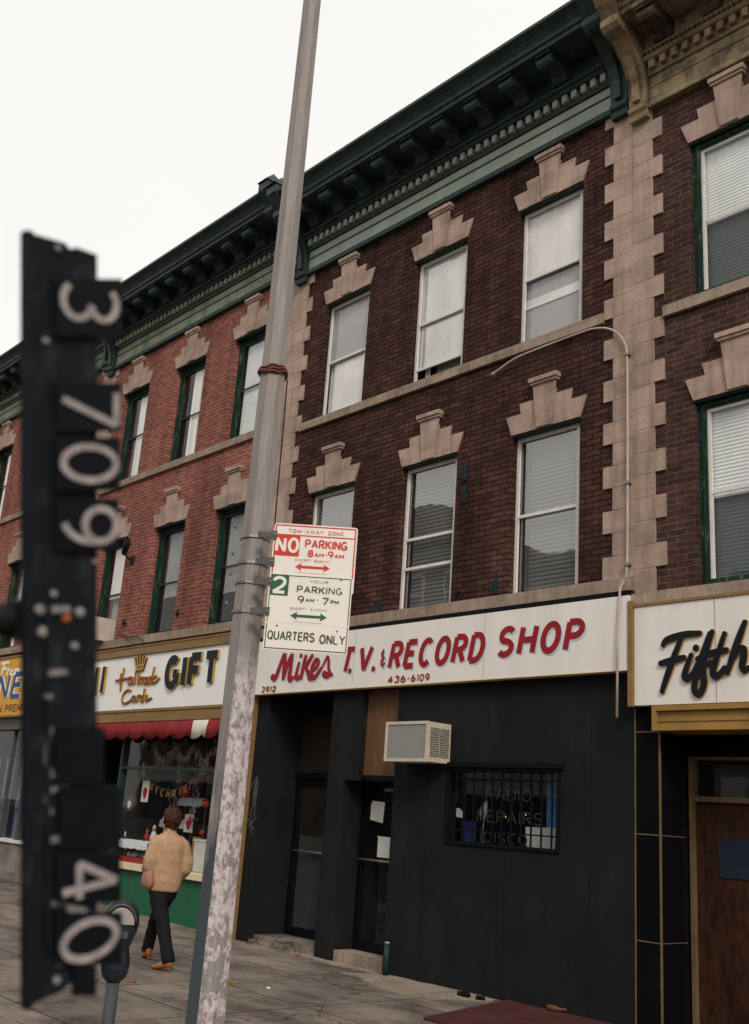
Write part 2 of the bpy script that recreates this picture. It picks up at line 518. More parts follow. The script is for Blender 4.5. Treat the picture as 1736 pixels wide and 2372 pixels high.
MT['asphalt'] = paint('asphalt', (0.05, 0.05, 0.05), 0.9, 0.3, 1.5, bump=0.5)
MT['kerb'] = paint('steel faced kerb', (0.25, 0.22, 0.19), 0.8, 0.3, 3)
MT['earth'] = paint('ground', (0.10, 0.09, 0.08), 0.95)
MT['opp_a'] = brick('tan brick', (0.30, 0.20, 0.14), (0.25, 0.16, 0.11), (0.25, 0.22, 0.19))
MT['opp_b'] = brick('brown brick', (0.12, 0.06, 0.045), (0.10, 0.05, 0.04), (0.15, 0.13, 0.12))
MT['wire'] = paint('black cable', (0.012, 0.012, 0.012), 0.6)
def bulb_mat():
    t = NT('small lit bulb')
    t.base((0.8, 0.4, 0.05))
    t.p.inputs['Emission Color'].default_value = (1.0, 0.45, 0.06, 1)
    t.p.inputs['Emission Strength'].default_value = 0.7
    return t.m
MT['bulb'] = bulb_mat()

def sidewalk_mat():
    t = NT('old concrete pavement')
    sx = t.new('ShaderNodeSeparateXYZ')
    t.l.new(t.pos, sx.inputs[0])
    cb = t.new('ShaderNodeCombineXYZ')
    ws = t.new('ShaderNodeMath', operation='MULTIPLY_ADD')      # slight waver of the joints
    t.l.new(t.noise(1.3, (1, 1, 1), 3), ws.inputs[0])
    ws.inputs[1].default_value = 0.06
    t.l.new(sx.outputs[1], ws.inputs[2])
    t.l.new(sx.outputs[0], cb.inputs[0])
    t.l.new(ws.outputs[0], cb.inputs[1])
    mp = t.new('ShaderNodeMapping')
    mp.inputs['Location'].default_value = (0.35, 1.12 + 0.03 - 0.06, 0)
    t.l.new(cb.outputs[0], mp.inputs[0])
    b = t.new('ShaderNodeTexBrick')
    b.offset = 0.0
    b.inputs['Scale'].default_value = 1.0
    b.inputs['Brick Width'].default_value = 1.55
    b.inputs['Row Height'].default_value = 1.17
    b.inputs['Mortar Size'].default_value = 0.012
    b.inputs['Color1'].default_value = (0.225, 0.180, 0.148, 1)
    b.inputs['Color2'].default_value = (0.175, 0.142, 0.118, 1)
    b.inputs['Mortar'].default_value = (0.05, 0.042, 0.037, 1)
    t.l.new(mp.outputs[0], b.inputs['Vector'])
    st = t.ramp(t.noise(0.8, (1, 1.6, 1), 6, 0.65), [(0.36, 0.45), (0.60, 1.22)])
    st2 = t.ramp(t.noise(2.6, (1, 1, 1), 5, 0.6), [(0.30, 0.55), (0.52, 1.06)])
    gr = t.ramp(t.noise(45, (1, 1, 1), 3), [(0.25, 0.78), (0.75, 1.18)])
    c = t.mix(b.outputs['Color'], st, 1.0, 'MULTIPLY')
    c = t.mix(c, st2, 0.8, 'MULTIPLY')
    c = t.mix(c, gr, 1.0, 'MULTIPLY')
    vo = t.new('ShaderNodeTexVoronoi', feature='DISTANCE_TO_EDGE')
    vo.inputs['Scale'].default_value = 0.55
    ad = t.new('ShaderNodeVectorMath', operation='ADD')
    nz = t.new('ShaderNodeTexNoise')
    nz.inputs['Scale'].default_value = 2.2
    nz.inputs['Detail'].default_value = 6
    t.l.new(t.pos, nz.inputs['Vector'])
    sc = t.new('ShaderNodeVectorMath', operation='SCALE')
    sc.inputs['Scale'].default_value = 0.9
    t.l.new(nz.outputs['Color'], sc.inputs[0])
    t.l.new(t.pos, ad.inputs[0])
    t.l.new(sc.outputs[0], ad.inputs[1])
    t.l.new(ad.outputs[0], vo.inputs['Vector'])
    ck = t.ramp(vo.outputs['Distance'], [(0.0, 0.22), (0.014, 1.0)])
    msk = t.ramp(t.noise(0.5, (1, 1, 1), 2), [(0.40, 0.0), (0.47, 1.0)])
    c = t.mix(c, ck, msk, 'MULTIPLY')
    gum = t.new('ShaderNodeTexVoronoi')
    gum.inputs['Scale'].default_value = 2.3
    t.l.new(t.pos, gum.inputs['Vector'])
    gk = t.ramp(gum.outputs['Distance'], [(0.045, 0.55), (0.06, 1.0)])
    c = t.mix(c, gk, 0.8, 'MULTIPLY')
    t.base(c)
    t.setp(0.9, 0, 0.25)
    t.bump(t.noise(18, (1, 1, 1), 6), 0.6, 0.012)
    return t.m
MT['sidewalk'] = sidewalk_mat()

def post_mat():
    """grey steel with vertical streaks; torn poster scraps on the lower part"""
    t = NT('weathered steel post with torn posters')
    st = t.ramp(t.noise(9, (6, 6, 0.35), 5), [(0.3, 0.66), (0.7, 1.12)])
    c = t.mix((0.295, 0.258, 0.238), st, 1.0, 'MULTIPLY')
    sx = t.new('ShaderNodeSeparateXYZ')
    t.l.new(t.pos, sx.inputs[0])
    zone = t.new('ShaderNodeMapRange')
    zone.inputs['From Min'].default_value = 2.62
    zone.inputs['From Max'].default_value = 2.35
    t.l.new(sx.outputs[2], zone.inputs['Value'])
    low = t.new('ShaderNodeMapRange')
    low.inputs['From Min'].default_value = 0.15
    low.inputs['From Max'].default_value = 1.9
    low.inputs['To Min'].default_value = -0.05
    low.inputs['To Max'].default_value = 0.16
    t.l.new(sx.outputs[2], low.inputs['Value'])
    n = t.noise(10.0, (1, 1, 0.8), 10, 0.70)
    a = t.new('ShaderNodeMath', operation='ADD')
    t.l.new(n, a.inputs[0])
    t.l.new(low.outputs[0], a.inputs[1])
    pm = t.ramp(a.outputs[0], [(0.505, 0.0), (0.525, 1.0)])
    # the side turned to the traffic carries no posters
    nx = t.new('ShaderNodeNewGeometry')
    dt = t.new('ShaderNodeVectorMath', operation='DOT_PRODUCT')
    t.l.new(nx.outputs['True Normal'], dt.inputs[0])
    dt.inputs[1].default_value = (0.95, 0.30, 0)
    side = t.ramp(dt.outputs['Value'], [(0.20, 0.0), (0.26, 1.0)])
    k = t.new('ShaderNodeMath', operation='MULTIPLY')
    t.l.new(pm, k.inputs[0])
    t.l.new(zone.outputs[0], k.inputs[1])
    k2 = t.new('ShaderNodeMath', operation='MULTIPLY')
    t.l.new(k.outputs[0], k2.inputs[0])
    t.l.new(side, k2.inputs[1])
    old = t.new('ShaderNodeMapRange')                            # the traffic side turns dark blue-green, low down
    old.inputs['From Min'].default_value = 2.3
    old.inputs['From Max'].default_value = 0.7
    t.l.new(sx.outputs[2], old.inputs['Value'])
    oa = t.new('ShaderNodeMath', operation='ADD')
    t.l.new(old.outputs[0], oa.inputs[0])
    t.l.new(t.noise(6, (3, 3, 0.5), 6), oa.inputs[1])
    om = t.ramp(oa.outputs[0], [(0.75, 0.0), (1.0, 1.0)])
    os_ = t.ramp(dt.outputs['Value'], [(0.16, 1.0), (0.22, 0.0)])
    ok = t.new('ShaderNodeMath', operation='MULTIPLY')
    t.l.new(om, ok.inputs[0])
    t.l.new(os_, ok.inputs[1])
    c = t.mix(c, (0.060, 0.075, 0.080), ok.outputs[0])
    pc = t.ramp(t.noise(30, (1, 1, 0.6), 6, 0.7), [(0.40, (0.20, 0.17, 0.17)), (0.55, (0.56, 0.48, 0.47))])
    c = t.mix(c, pc, k2.outputs[0])
    red = t.ramp(t.noise(7, (1, 1, 1.2), 4), [(0.70, 0.0), (0.73, 1.0)])
    k3 = t.new('ShaderNodeMath', operation='MULTIPLY')
    t.l.new(red, k3.inputs[0])
    t.l.new(zone.outputs[0], k3.inputs[1])
    c = t.mix(c, (0.20, 0.035, 0.03), k3.outputs[0])
    t.base(c)
    t.setp(0.65, 0, 0.35)
    t.bump(k2.outputs[0], 0.4, 0.004)
    return t.m
MT['post'] = post_mat()
FIFTH=[[(-5.66,3.543),(-5.614,3.589),(-5.432,3.624),(-5.262,3.625)],[(-5.45,3.608),(-5.541,3.418),(-5.618,3.236),(-5.677,3.09)],[(-5.692,3.362),(-5.574,3.379),(-5.436,3.402)],[(-5.357,3.415),(-5.418,3.271),(-5.423,3.207),(-5.378,3.205),(-5.332,3.254)],[(-5.332,3.254),(-5.241,3.389),(-5.153,3.612)],[(-5.129,3.625),(-5.189,3.45),(-5.23,3.27),(-5.225,3.143),(-5.269,3.051),(-5.323,3.075),(-5.313,3.184),(-5.233,3.288),(-5.152,3.338)],[(-5.288,3.379),(-5.15,3.42),(-4.987,3.443)],[(-5.002,3.596),(-5.081,3.388),(-5.13,3.255),(-5.107,3.206),(-5.056,3.224),(-5.011,3.276)],[(-4.793,3.687),(-4.883,3.482),(-4.981,3.235)],[(-4.956,3.299),(-4.875,3.428),(-4.817,3.441),(-4.816,3.361),(-4.834,3.283),(-4.812,3.243),(-4.774,3.262)]]
FIFTHDOT=[[(-5.331,3.486),(-5.278,3.485)]]
MIKES=[[(-12.028,3.506),(-11.963,3.542),(-11.902,3.673),(-11.817,3.874)],[(-11.793,3.874),(-11.788,3.715),(-11.791,3.496)],[(-11.791,3.496),(-11.724,3.687),(-11.631,3.857)],[(-11.627,3.857),(-11.635,3.682),(-11.65,3.52),(-11.607,3.493),(-11.554,3.533)],[(-11.453,3.731),(-11.493,3.577),(-11.494,3.518),(-11.452,3.498),(-11.39,3.536)],[(-11.312,3.818),(-11.351,3.665),(-11.386,3.477)],[(-11.16,3.814),(-11.261,3.695),(-11.318,3.633)],[(-11.301,3.644),(-11.233,3.563),(-11.195,3.497),(-11.147,3.488),(-11.111,3.533)],[(-11.142,3.588),(-11.055,3.63),(-11.032,3.705),(-11.086,3.726),(-11.142,3.653),(-11.163,3.56),(-11.13,3.499),(-11.074,3.496),(-11.0,3.563),(-10.952,3.618)],[(-10.981,3.568),(-10.91,3.666),(-10.846,3.757),(-10.812,3.702),(-10.799,3.596),(-10.757,3.526),(-10.821,3.488),(-10.901,3.517),(-10.879,3.554),(-10.775,3.511),(-10.698,3.519)]]
MIKESDOT=[[(-12.076,3.547),(-11.994,3.549)],[(-11.44,3.814),(-11.411,3.817)]]
AMP=[[(-9.711,3.754),(-9.757,3.737),(-9.746,3.692),(-9.704,3.673),(-9.749,3.656),(-9.762,3.607),(-9.73,3.579),(-9.68,3.608)],[(-9.732,3.785),(-9.721,3.551)]]
HALL=[[(-16.342,3.909),(-16.355,3.76),(-16.376,3.539)],[(-16.426,3.818),(-16.415,3.641)],[(-16.579,3.711),(-16.32,3.731),(-15.999,3.737)],[(-16.008,3.729),(-16.109,3.747),(-16.134,3.682),(-16.086,3.623),(-16.021,3.658),(-15.997,3.728),(-15.97,3.629)],[(-15.912,3.844),(-15.906,3.626)],[(-15.806,3.844),(-15.8,3.621)],[(-15.758,3.619),(-15.744,3.724),(-15.689,3.71),(-15.685,3.615)],[(-15.693,3.687),(-15.64,3.724),(-15.602,3.696),(-15.601,3.612)],[(-15.506,3.717),(-15.574,3.705),(-15.577,3.637),(-15.52,3.613),(-15.485,3.677),(-15.467,3.605)],[(-15.426,3.604),(-15.432,3.708),(-15.363,3.715)],[(-15.321,3.869),(-15.347,3.709),(-15.355,3.6)],[(-15.225,3.723),(-15.343,3.672),(-15.248,3.613),(-15.126,3.682)],[(-16.014,3.516),(-16.13,3.529),(-16.245,3.459),(-16.259,3.353),(-16.176,3.307),(-16.023,3.331),(-15.93,3.381)],[(-15.828,3.411),(-15.913,3.415),(-15.916,3.346),(-15.84,3.338),(-15.816,3.403),(-15.786,3.331)],[(-15.734,3.33),(-15.737,3.418),(-15.654,3.421)],[(-15.559,3.407),(-15.64,3.404),(-15.633,3.336),(-15.56,3.334),(-15.546,3.515)],[(-15.546,3.515),(-15.537,3.323)],[(-15.449,3.415),(-15.473,3.39),(-15.39,3.344),(-15.445,3.32)],[(-15.449,3.338),(-15.296,3.366)]]
CROWN=[[(-15.872,3.855),(-16.0,4.059)],[(-15.832,3.861),(-15.923,4.086)],[(-15.779,3.858),(-15.819,4.093)],[(-15.717,3.86),(-15.719,4.068)],[(-15.687,3.864),(-15.629,4.04)],[(-15.882,3.853),(-15.666,3.862)],[(-15.935,3.931),(-15.654,3.936)]]
FRENCH=[[(-21.772,4.328),(-21.377,4.337)],[(-21.607,4.318),(-21.675,4.057)],[(-21.681,4.206),(-21.443,4.209)],[(-21.382,4.058),(-21.373,4.172),(-21.272,4.173)],[(-21.11,4.157),(-21.225,4.115),(-21.166,4.047),(-21.037,4.072)],[(-20.989,4.047),(-20.994,4.158),(-20.874,4.144),(-20.859,4.047)],[(-20.765,4.154),(-20.838,4.11),(-20.781,4.043),(-20.671,4.069)]]

# ------------------------------------------------------------------ lettering made of brush strokes
def arc(cx, cy, rx, ry, a0, a1, n=10):
    return [(cx + rx * math.cos(RAD(a0 + (a1 - a0) * i / n)), cy + ry * math.sin(RAD(a0 + (a1 - a0) * i / n))) for i in range(n + 1)]

GL = {
    'A': (.66, [[(0, 0), (.33, 1)], [(.33, 1), (.66, 0)], [(.12, .33), (.54, .33)]]),
    'B': (.56, [[(0, 0), (0, 1)], [(0, 1), (.3, 1)] + arc(.3, .76, .24, .24, 90, -90) + [(0, .52)], [(.3, .52)] + arc(.3, .26, .27, .26, 90, -90) + [(0, 0)]]),
    'C': (.60, [arc(.31, .5, .31, .5, 48, 312, 16)]),
    'D': (.60, [[(0, 0), (0, 1)], [(0, 1), (.25, 1)] + arc(.25, .5, .35, .5, 90, -90, 14) + [(0, 0)]]),
    'E': (.52, [[(0, 0), (0, 1)], [(0, 1), (.52, 1)], [(0, .52), (.44, .52)], [(0, 0), (.52, 0)]]),
    'F': (.50, [[(0, 0), (0, 1)], [(0, 1), (.5, 1)], [(0, .52), (.42, .52)]]),
    'G': (.62, [arc(.31, .5, .31, .5, 48, 340, 16) + [(.62, .45)], [(.62, .45), (.36, .45)], [(.62, .45), (.62, .08)]]),
    'H': (.60, [[(0, 0), (0, 1)], [(.6, 0), (.6, 1)], [(0, .5), (.6, .5)]]),
    'I': (.02, [[(.01, 0), (.01, 1)]]),
    'K': (.58, [[(0, 0), (0, 1)], [(.55, 1), (.02, .42)], [(.2, .6), (.58, 0)]]),
    'L': (.48, [[(0, 1), (0, 0)], [(0, 0), (.48, 0)]]),
    'M': (.72, [[(0, 0), (0, 1)], [(0, 1), (.36, .25)], [(.36, .25), (.72, 1)], [(.72, 1), (.72, 0)]]),
    'N': (.60, [[(0, 0), (0, 1)], [(0, 1), (.6, 0)], [(.6, 0), (.6, 1)]]),
    'O': (.64, [arc(.32, .5, .32, .5, 0, 360, 22)]),
    'P': (.56, [[(0, 0), (0, 1)], [(0, 1), (.28, 1)] + arc(.28, .74, .28, .26, 90, -90) + [(0, .48)]]),
    'Q': (.64, [arc(.32, .5, .32, .5, 0, 360, 22), [(.38, .25), (.66, -.06)]]),
    'R': (.58, [[(0, 0), (0, 1)], [(0, 1), (.28, 1)] + arc(.28, .74, .28, .26, 90, -90) + [(0, .48)], [(.28, .48), (.58, 0)]]),
    'S': (.56, [arc(.28, .75, .27, .25, 30, 250, 12)[:-1] + [(.34, .50)] + arc(.28, .25, .28, .25, 65, -150, 12)]),
    'T': (.56, [[(.28, 0), (.28, 1)], [(0, 1), (.56, 1)]]),
    'U': (.60, [[(0, 1), (0, .3)] + arc(.3, .3, .3, .3, 180, 360, 10) + [(.6, 1)]]),
    'V': (.64, [[(0, 1), (.32, 0)], [(.32, 0), (.64, 1)]]),
    'W': (.86, [[(0, 1), (.2, 0)], [(.2, 0), (.43, .85)], [(.43, .85), (.66, 0)], [(.66, 0), (.86, 1)]]),
    'X': (.6, [[(0, 0), (.6, 1)], [(0, 1), (.6, 0)]]),
    'Y': (.62, [[(0, 1), (.31, .48)], [(.62, 1), (.31, .48)], [(.31, .48), (.31, 0)]]),
    'Z': (.56, [[(0, 1), (.56, 1)], [(.56, 1), (0, 0)], [(0, 0), (.56, 0)]]),
    '0': (.54, [arc(.27, .5, .27, .5, 0, 360, 20)]),
    '1': (.16, [[(.14, 0), (.14, 1)], [(.14, 1), (0, .84)]]),
    '2': (.54, [arc(.27, .72, .26, .28, 170, -20, 10) + [(.42, .42), (0, 0)], [(0, 0), (.54, 0)]]),
    '3': (.54, [arc(.26, .75, .25, .25, 140, -75, 12), arc(.26, .27, .27, .27, 80, -145, 12)]),
    '4': (.56, [[(.42, 0), (.42, 1)], [(.42, 1), (0, .3)], [(0, .3), (.58, .3)]]),
    '6': (.54, [arc(.27, .3, .26, .3, 0, 360, 16), arc(.40, .42, .39, .58, 105, 190, 8)]),
    '7': (.52, [[(0, 1), (.52, 1)], [(.52, 1), (.16, 0)]]),
    '8': (.54, [arc(.27, .76, .23, .24, 0, 360, 16), arc(.27, .26, .27, .26, 0, 360, 16)]),
    '9': (.54, [arc(.27, .7, .26, .3, 0, 360, 16), arc(.14, .58, .39, .58, -75, 10, 8)]),
    '-': (.3, [[(0, .45), (.3, .45)]]),
    '.': (.06, [[(0, .05), (.06, .05)]]),
    "'": (.05, [[(.02, 1), (0, .8)]]),
}

def smooth_path(p, k=4):
    """Catmull-Rom through the points"""
    if len(p) < 3:
        return p
    out = []
    q = [p[0]] + list(p) + [p[-1]]
    for i in range(1, len(q) - 2):
        a, b, c, d = q[i - 1], q[i], q[i + 1], q[i + 2]
        for j in range(k):
            t = j / k
            out.append(tuple(0.5 * (2 * b[m] + (c[m] - a[m]) * t + (2 * a[m] - 5 * b[m] + 4 * c[m] - d[m]) * t * t + (3 * b[m] - a[m] - 3 * c[m] + d[m]) * t ** 3) for m in (0, 1)))
    out.append(tuple(p[-1]))
    return out

class Pen:
    """draws strokes on a plane: o + right*u + up*v, standing out along nrm"""
    def __init__(s, o, right, up, nrm, depth=0.003):
        s.o, s.r, s.u, s.n, s.d = V(*o), V(*right), V(*up), V(*nrm), depth
        s.k = 0
    def stroke(s, mb, pts, w, lift=0.0, rnd=False, taper=False):
        pts = [tuple(p) for i, p in enumerate(pts) if i == 0 or (abs(p[0] - pts[i - 1][0]) + abs(p[1] - pts[i - 1][1])) > 1e-6]
        n = len(pts)
        if n < 2:
            return
        closed = n > 4 and abs(pts[0][0] - pts[-1][0]) + abs(pts[0][1] - pts[-1][1]) < 1e-5
        s.k += 1
        top = s.d + lift + 0.00014 * (s.k % 23)
        L, R = [], []
        for i, p in enumerate(pts):
            if closed:
                a, b = pts[(i - 1) % (n - 1)], pts[(i + 1) % (n - 1)]
            else:
                a, b = pts[max(i - 1, 0)], pts[min(i + 1, n - 1)]
            d1 = Vector((p[0] - a[0], p[1] - a[1]))
            d2 = Vector((b[0] - p[0], b[1] - p[1]))
            d1 = d1.normalized() if d1.length > 1e-9 else d2.normalized()
            d2 = d2.normalized() if d2.length > 1e-9 else d1
            t = (d1 + d2)
            t = t.normalized() if t.length > 1e-6 else d1
            nn = Vector((-t.y, t.x))
            m = max(0.6, nn.dot(Vector((-d1.y, d1.x))))
            hw = w * 0.5 / m
            if taper:
                f = i / (n - 1)
                hw *= 0.55 + 0.75 * math.sin(math.pi * (0.15 + 0.7 * f))
            L.append((p[0] + nn.x * hw, p[1] + nn.y * hw))
            R.append((p[0] - nn.x * hw, p[1] - nn.y * hw))
        P = lambda q, h: s.o + s.r * q[0] + s.u * q[1] + s.n * h
        hs = [top + 0.00002 * i for i in range(n)]
        vs = [P(q, h) for q, h in zip(L, hs)] + [P(q, h) for q, h in zip(R, hs)] + [P(q, lift) for q in L] + [P(q, lift) for q in R]
        fs = []
        for i in range(n - 1):
            fs += [(i, i + n, i + n + 1, i + 1), (i, i + 1, i + 1 + 2 * n, i + 2 * n), (i + n, i + 3 * n, i + 3 * n + 1, i + n + 1)]
        if not closed:
            fs += [(0, 2 * n, 3 * n, n), (n - 1, 2 * n - 1, 4 * n - 1, 3 * n - 1)]
        mb.add(vs, fs)
        if rnd and not closed:
            for e in (pts[0], pts[-1]):
                s.k += 1
                s.disc(mb, e, w * 0.5, lift)
    def disc(s, mb, c, r, lift=0.0, n=12, sx=1.0):
        s.k += 1
        top = s.d + lift + 0.00012 * (s.k % 23)
        ring = [(c[0] + r * sx * math.cos(2 * math.pi * i / n), c[1] + r * math.sin(2 * math.pi * i / n)) for i in range(n)]
        P = lambda q, h: s.o + s.r * q[0] + s.u * q[1] + s.n * h
        vs = [P(q, top) for q in ring] + [P(q, lift) for q in ring]
        mb.add(vs, [tuple(range(n))] + [(i, (i + 1) % n, (i + 1) % n + n, i + n) for i in range(n)])
    def rect(s, mb, u0, u1, v0, v1, lift=0.0, t=0.001):
        P = lambda a, b, h: s.o + s.r * a + s.u * b + s.n * h
        vs = [P(a, b, h) for h in (lift, lift + t) for (a, b) in ((u0, v0), (u1, v0), (u1, v1), (u0, v1))]
        mb.add(vs, [(4, 5, 6, 7), (0, 1, 5, 4), (1, 2, 6, 5), (2, 3, 7, 6), (3, 0, 4, 7), (3, 2, 1, 0)])
    def poly(s, mb, pts, lift=0.0, t=0.001):
        P = lambda q, h: s.o + s.r * q[0] + s.u * q[1] + s.n * h
        n = len(pts)
        vs = [P(q, lift + t) for q in pts] + [P(q, lift) for q in pts]
        mb.add(vs, [tuple(range(n))] + [(i, (i + 1) % n, (i + 1) % n + n, i + n) for i in range(n)])
    def text(s, mb, txt, u0, v0, u1, h, w, lift=0.0, shear=0.0, gap=0.26, space=0.5, jig=0.0):
        """fit txt between u0 and u1 on baseline v0 with cap height h and pen width w"""
        adv = []
        x = 0.0
        for ch in txt:
            if ch == ' ':
                x += space
                continue
            gw = GL[ch][0]
            adv.append((ch, x))
            x += gw + gap
        tot = x - gap
        k = (u1 - u0) / tot
        for ch, x0 in adv:
            dv = random.uniform(-jig, jig) * h
            for st in GL[ch][1]:
                pts = [(u0 + (x0 + a) * k + shear * b * h, v0 + dv + b * (h - w) + w * 0.5) for a, b in st]
                s.stroke(mb, pts, w, lift)

# ------------------------------------------------------------------ masonry
def wall_face(mb, x0, x1, z0, z1, y, holes, depth, back=None):
    """a wall face at y with rectangular holes and reveals running inwards"""
    xs = sorted({x0, x1} | {h[0] for h in holes} | {h[1] for h in holes})
    zs = sorted({z0, z1} | {h[2] for h in holes} | {h[3] for h in holes})
    for i in range(len(xs) - 1):
        for j in range(len(zs) - 1):
            cx, cz = (xs[i] + xs[i + 1]) / 2, (zs[j] + zs[j + 1]) / 2
            if any(h[0] < cx < h[1] and h[2] < cz < h[3] for h in holes):
                continue
            mb.add([(xs[i], y, zs[j]), (xs[i + 1], y, zs[j]), (xs[i + 1], y, zs[j + 1]), (xs[i], y, zs[j + 1])], [(0, 1, 2, 3)])
    for a, b, c, d in holes:
        mb.add([(a, y, c), (a, y + depth, c), (a, y + depth, d), (a, y, d)], [(0, 1, 2, 3)])
        mb.add([(b, y, c), (b, y, d), (b, y + depth, d), (b, y + depth, c)], [(0, 1, 2, 3)])
        mb.add([(a, y, c), (b, y, c), (b, y + depth, c), (a, y + depth, c)], [(0, 1, 2, 3)])
        mb.add([(a, y, d), (a, y + depth, d), (b, y + depth, d), (b, y, d)], [(0, 1, 2, 3)])

def lintel(par, cx, z0, mat):
    k = MB()
    k.prism([(cx - .51, z0), (cx + .51, z0), (cx + .60, z0 + .25), (cx + .37, z0 + .25), (cx + .395, z0 + .385), (cx + .155, z0 + .385), (cx + .165, z0 + .45), (cx - .165, z0 + .45), (cx - .155, z0 + .385), (cx - .395, z0 + .385), (cx - .37, z0 + .25), (cx - .60, z0 + .25)], -.022, .01)
    a = k.build('lintel', mat, par)
    k = MB()
    k.prism([(cx - .105, z0 + .004), (cx + .105, z0 + .004), (cx + .17, z0 + .55), (cx - .17, z0 + .55)], -.052, -.023)
    k.prism([(cx - .19, z0 + .551), (cx + .19, z0 + .551), (cx + .20, z0 + .585), (cx - .20, z0 + .585)], -.075, .005)
    k.prism([(cx - .21, z0 + .586), (cx + .21, z0 + .586), (cx + .21, z0 + .64), (cx - .21, z0 + .64)], -.095, .005)
    k.build('keystone', mat, a)

def quoin_strip(par, xe, sgn, z0, z1, first, mat):
    """xe: the outer edge at the party line; sgn: direction of the teeth"""
    k = MB()
    per, wide = .5115, .253
    z = first - per
    cuts = []
    while z < z1:
        cuts.append((z, z + wide, .39))
        cuts.append((z + wide, z + per, .265))
        z += per
    for a, b, w in cuts:
        a, b = max(a, z0), min(b, z1)
        if b - a < .01:
            continue
        xa, xb = (xe, xe + sgn * w) if sgn > 0 else (xe + sgn * w, xe)
        k.box(xa + .002, xb - .0, -.024, .01, a + .0022, b - .0022)
    return k.build('quoin_strip', mat, par)

def window(par, cx, z0, z1, w, st):
    """a sash window in its opening; sub-parts: pane, blind, sash"""
    x0, x1 = cx - w / 2, cx + w / 2
    y = st['y']
    k = MB()
    ow = st.get('outer', 0)
    def ring(mb, a, b, c, d, t, ya, yb, tb=None):
        tb = t if tb is None else tb
        mb.box(a, a + t, ya, yb, c, d)
        mb.box(b - t, b, ya, yb, c, d)
        mb.box(a + t, b - t, ya, yb, d - t, d)
        mb.box(a + t, b - t, ya, yb, c, c + tb)
    ix0, ix1, iz0, iz1 = x0 + .002, x1 - .002, z0 + .002, z1 - .002
    if ow:
        ring(k, ix0, ix1, iz0, iz1, ow, y - .005, y + .10)
        ring(k, ix0 + ow * .55, ix1 - ow * .55, iz0 + .02, iz1 - ow * .55, .02, y - .02, y - .006)
        root = k.build('window', st['outer_mat'], par)
        ix0, ix1, iz0, iz1 = ix0 + ow, ix1 - ow, iz0 + ow * .6, iz1 - ow
        k = MB()
    else:
        root = None
    fw = st['fw']
    if root is None:
        ring(k, ix0, ix1 - .075, iz0, iz1 - .02, fw, y, y + .03)
        ix1 -= .075
        iz1 -= .02
        root = k.build('window', st['fmat'], par)
        k = MB()
        k.box(ix1 + .001, x1 - .003, y + .02, y + .1, z0 + .003, z1 - .003)
        k.box(x0 + .003, ix1, y + .04, y + .1, iz1 + .001, z1 - .003)
        k.build('jamb_lining', MT['green_old'], root)
        k = MB()
    else:
        ring(k, ix0, ix1, iz0, iz1, fw, y + .02, y + .05)
    if len(k.v):
        k.build('sash', st['fmat'], root)
    for rz in st['rails']:
        MB().box(ix0 + fw, ix1 - fw, y + st.get('ry', .0) + .003, y + .03, rz - .018, rz + .018).build('meeting_rail', st['fmat'], root)
    g = MB()
    yg = y + st.get('gy', .034)
    zz = [iz0 + fw * .4] + sorted(st['rails']) + [iz1 - fw * .4]
    gb = st.get('open_below')
    for i in range(len(zz) - 1):
        if gb and zz[i + 1] <= gb + .03:
            continue
        yy = yg + (.012 if i < len(zz) - 2 else 0)
        g.add([(ix0 + fw * .5, yy, zz[i]), (ix1 - fw * .5, yy, zz[i]), (ix1 - fw * .5, yy, zz[i + 1]), (ix0 + fw * .5, yy, zz[i + 1])], [(0, 1, 2, 3)])
    g.build('pane', MT[st.get('glass', 'glass')], root)
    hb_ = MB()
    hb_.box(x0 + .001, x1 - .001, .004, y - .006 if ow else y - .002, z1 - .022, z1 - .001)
    hb_.build('shaded_head_lining', MT['green_old'], root)  # dark lining under the lintel, the head's deep shade put into its colour
    for (fx0, fx1, bz0, bz1, mt, dy) in st['blinds']:
        b = MB()
        xx0, xx1 = x0 + w * fx0, x0 + w * fx1
        n = 14
        vs, fs = [], []
        wav = .018 if mt in ('curtain',) else .002
        for i in range(n + 1):
            xx = xx0 + (xx1 - xx0) * i / n
            yy = y + dy + wav * math.sin(i * 2.4)
            vs += [(xx, yy, z0 + bz0 * (z1 - z0)), (xx, yy, z0 + bz1 * (z1 - z0))]
            if i:
                fs.append((2 * i - 2, 2 * i, 2 * i + 1, 2 * i - 1))
        b.add(vs, fs, True)
        if mt not in ('curtain',):
            b.box(xx0, xx1, y + dy - .012, y + dy + .012, z0 + bz0 * (z1 - z0) - .02, z0 + bz0 * (z1 - z0))
        b.build('curtain' if mt == 'curtain' else 'blind', MT[mt], root)
    return root

def modillion_mb(x, zo):
    k = MB()
    prof = [(-.15, 10.80), (-.22, 10.80), (-.27, 10.83), (-.29, 10.88), (-.33, 10.905), (-.42, 10.905), (-.50, 10.882), (-.55, 10.868), (-.585, 10.90), (-.60, 10.935), (-.585, 10.965), (-.56, 10.975), (-.56, 11.0), (-.61, 11.0), (-.61, 11.026), (-.15, 11.026)]
    k.profile([(y, z + zo) for y, z in prof], x - .112, x + .112)
    k.profile([(y, z + zo) for y, z in [(-.30, 10.86), (-.36, 10.90), (-.47, 10.885), (-.55, 10.872), (-.55, 10.90), (-.30, 10.93)]], x - .06, x + .06)
    return k

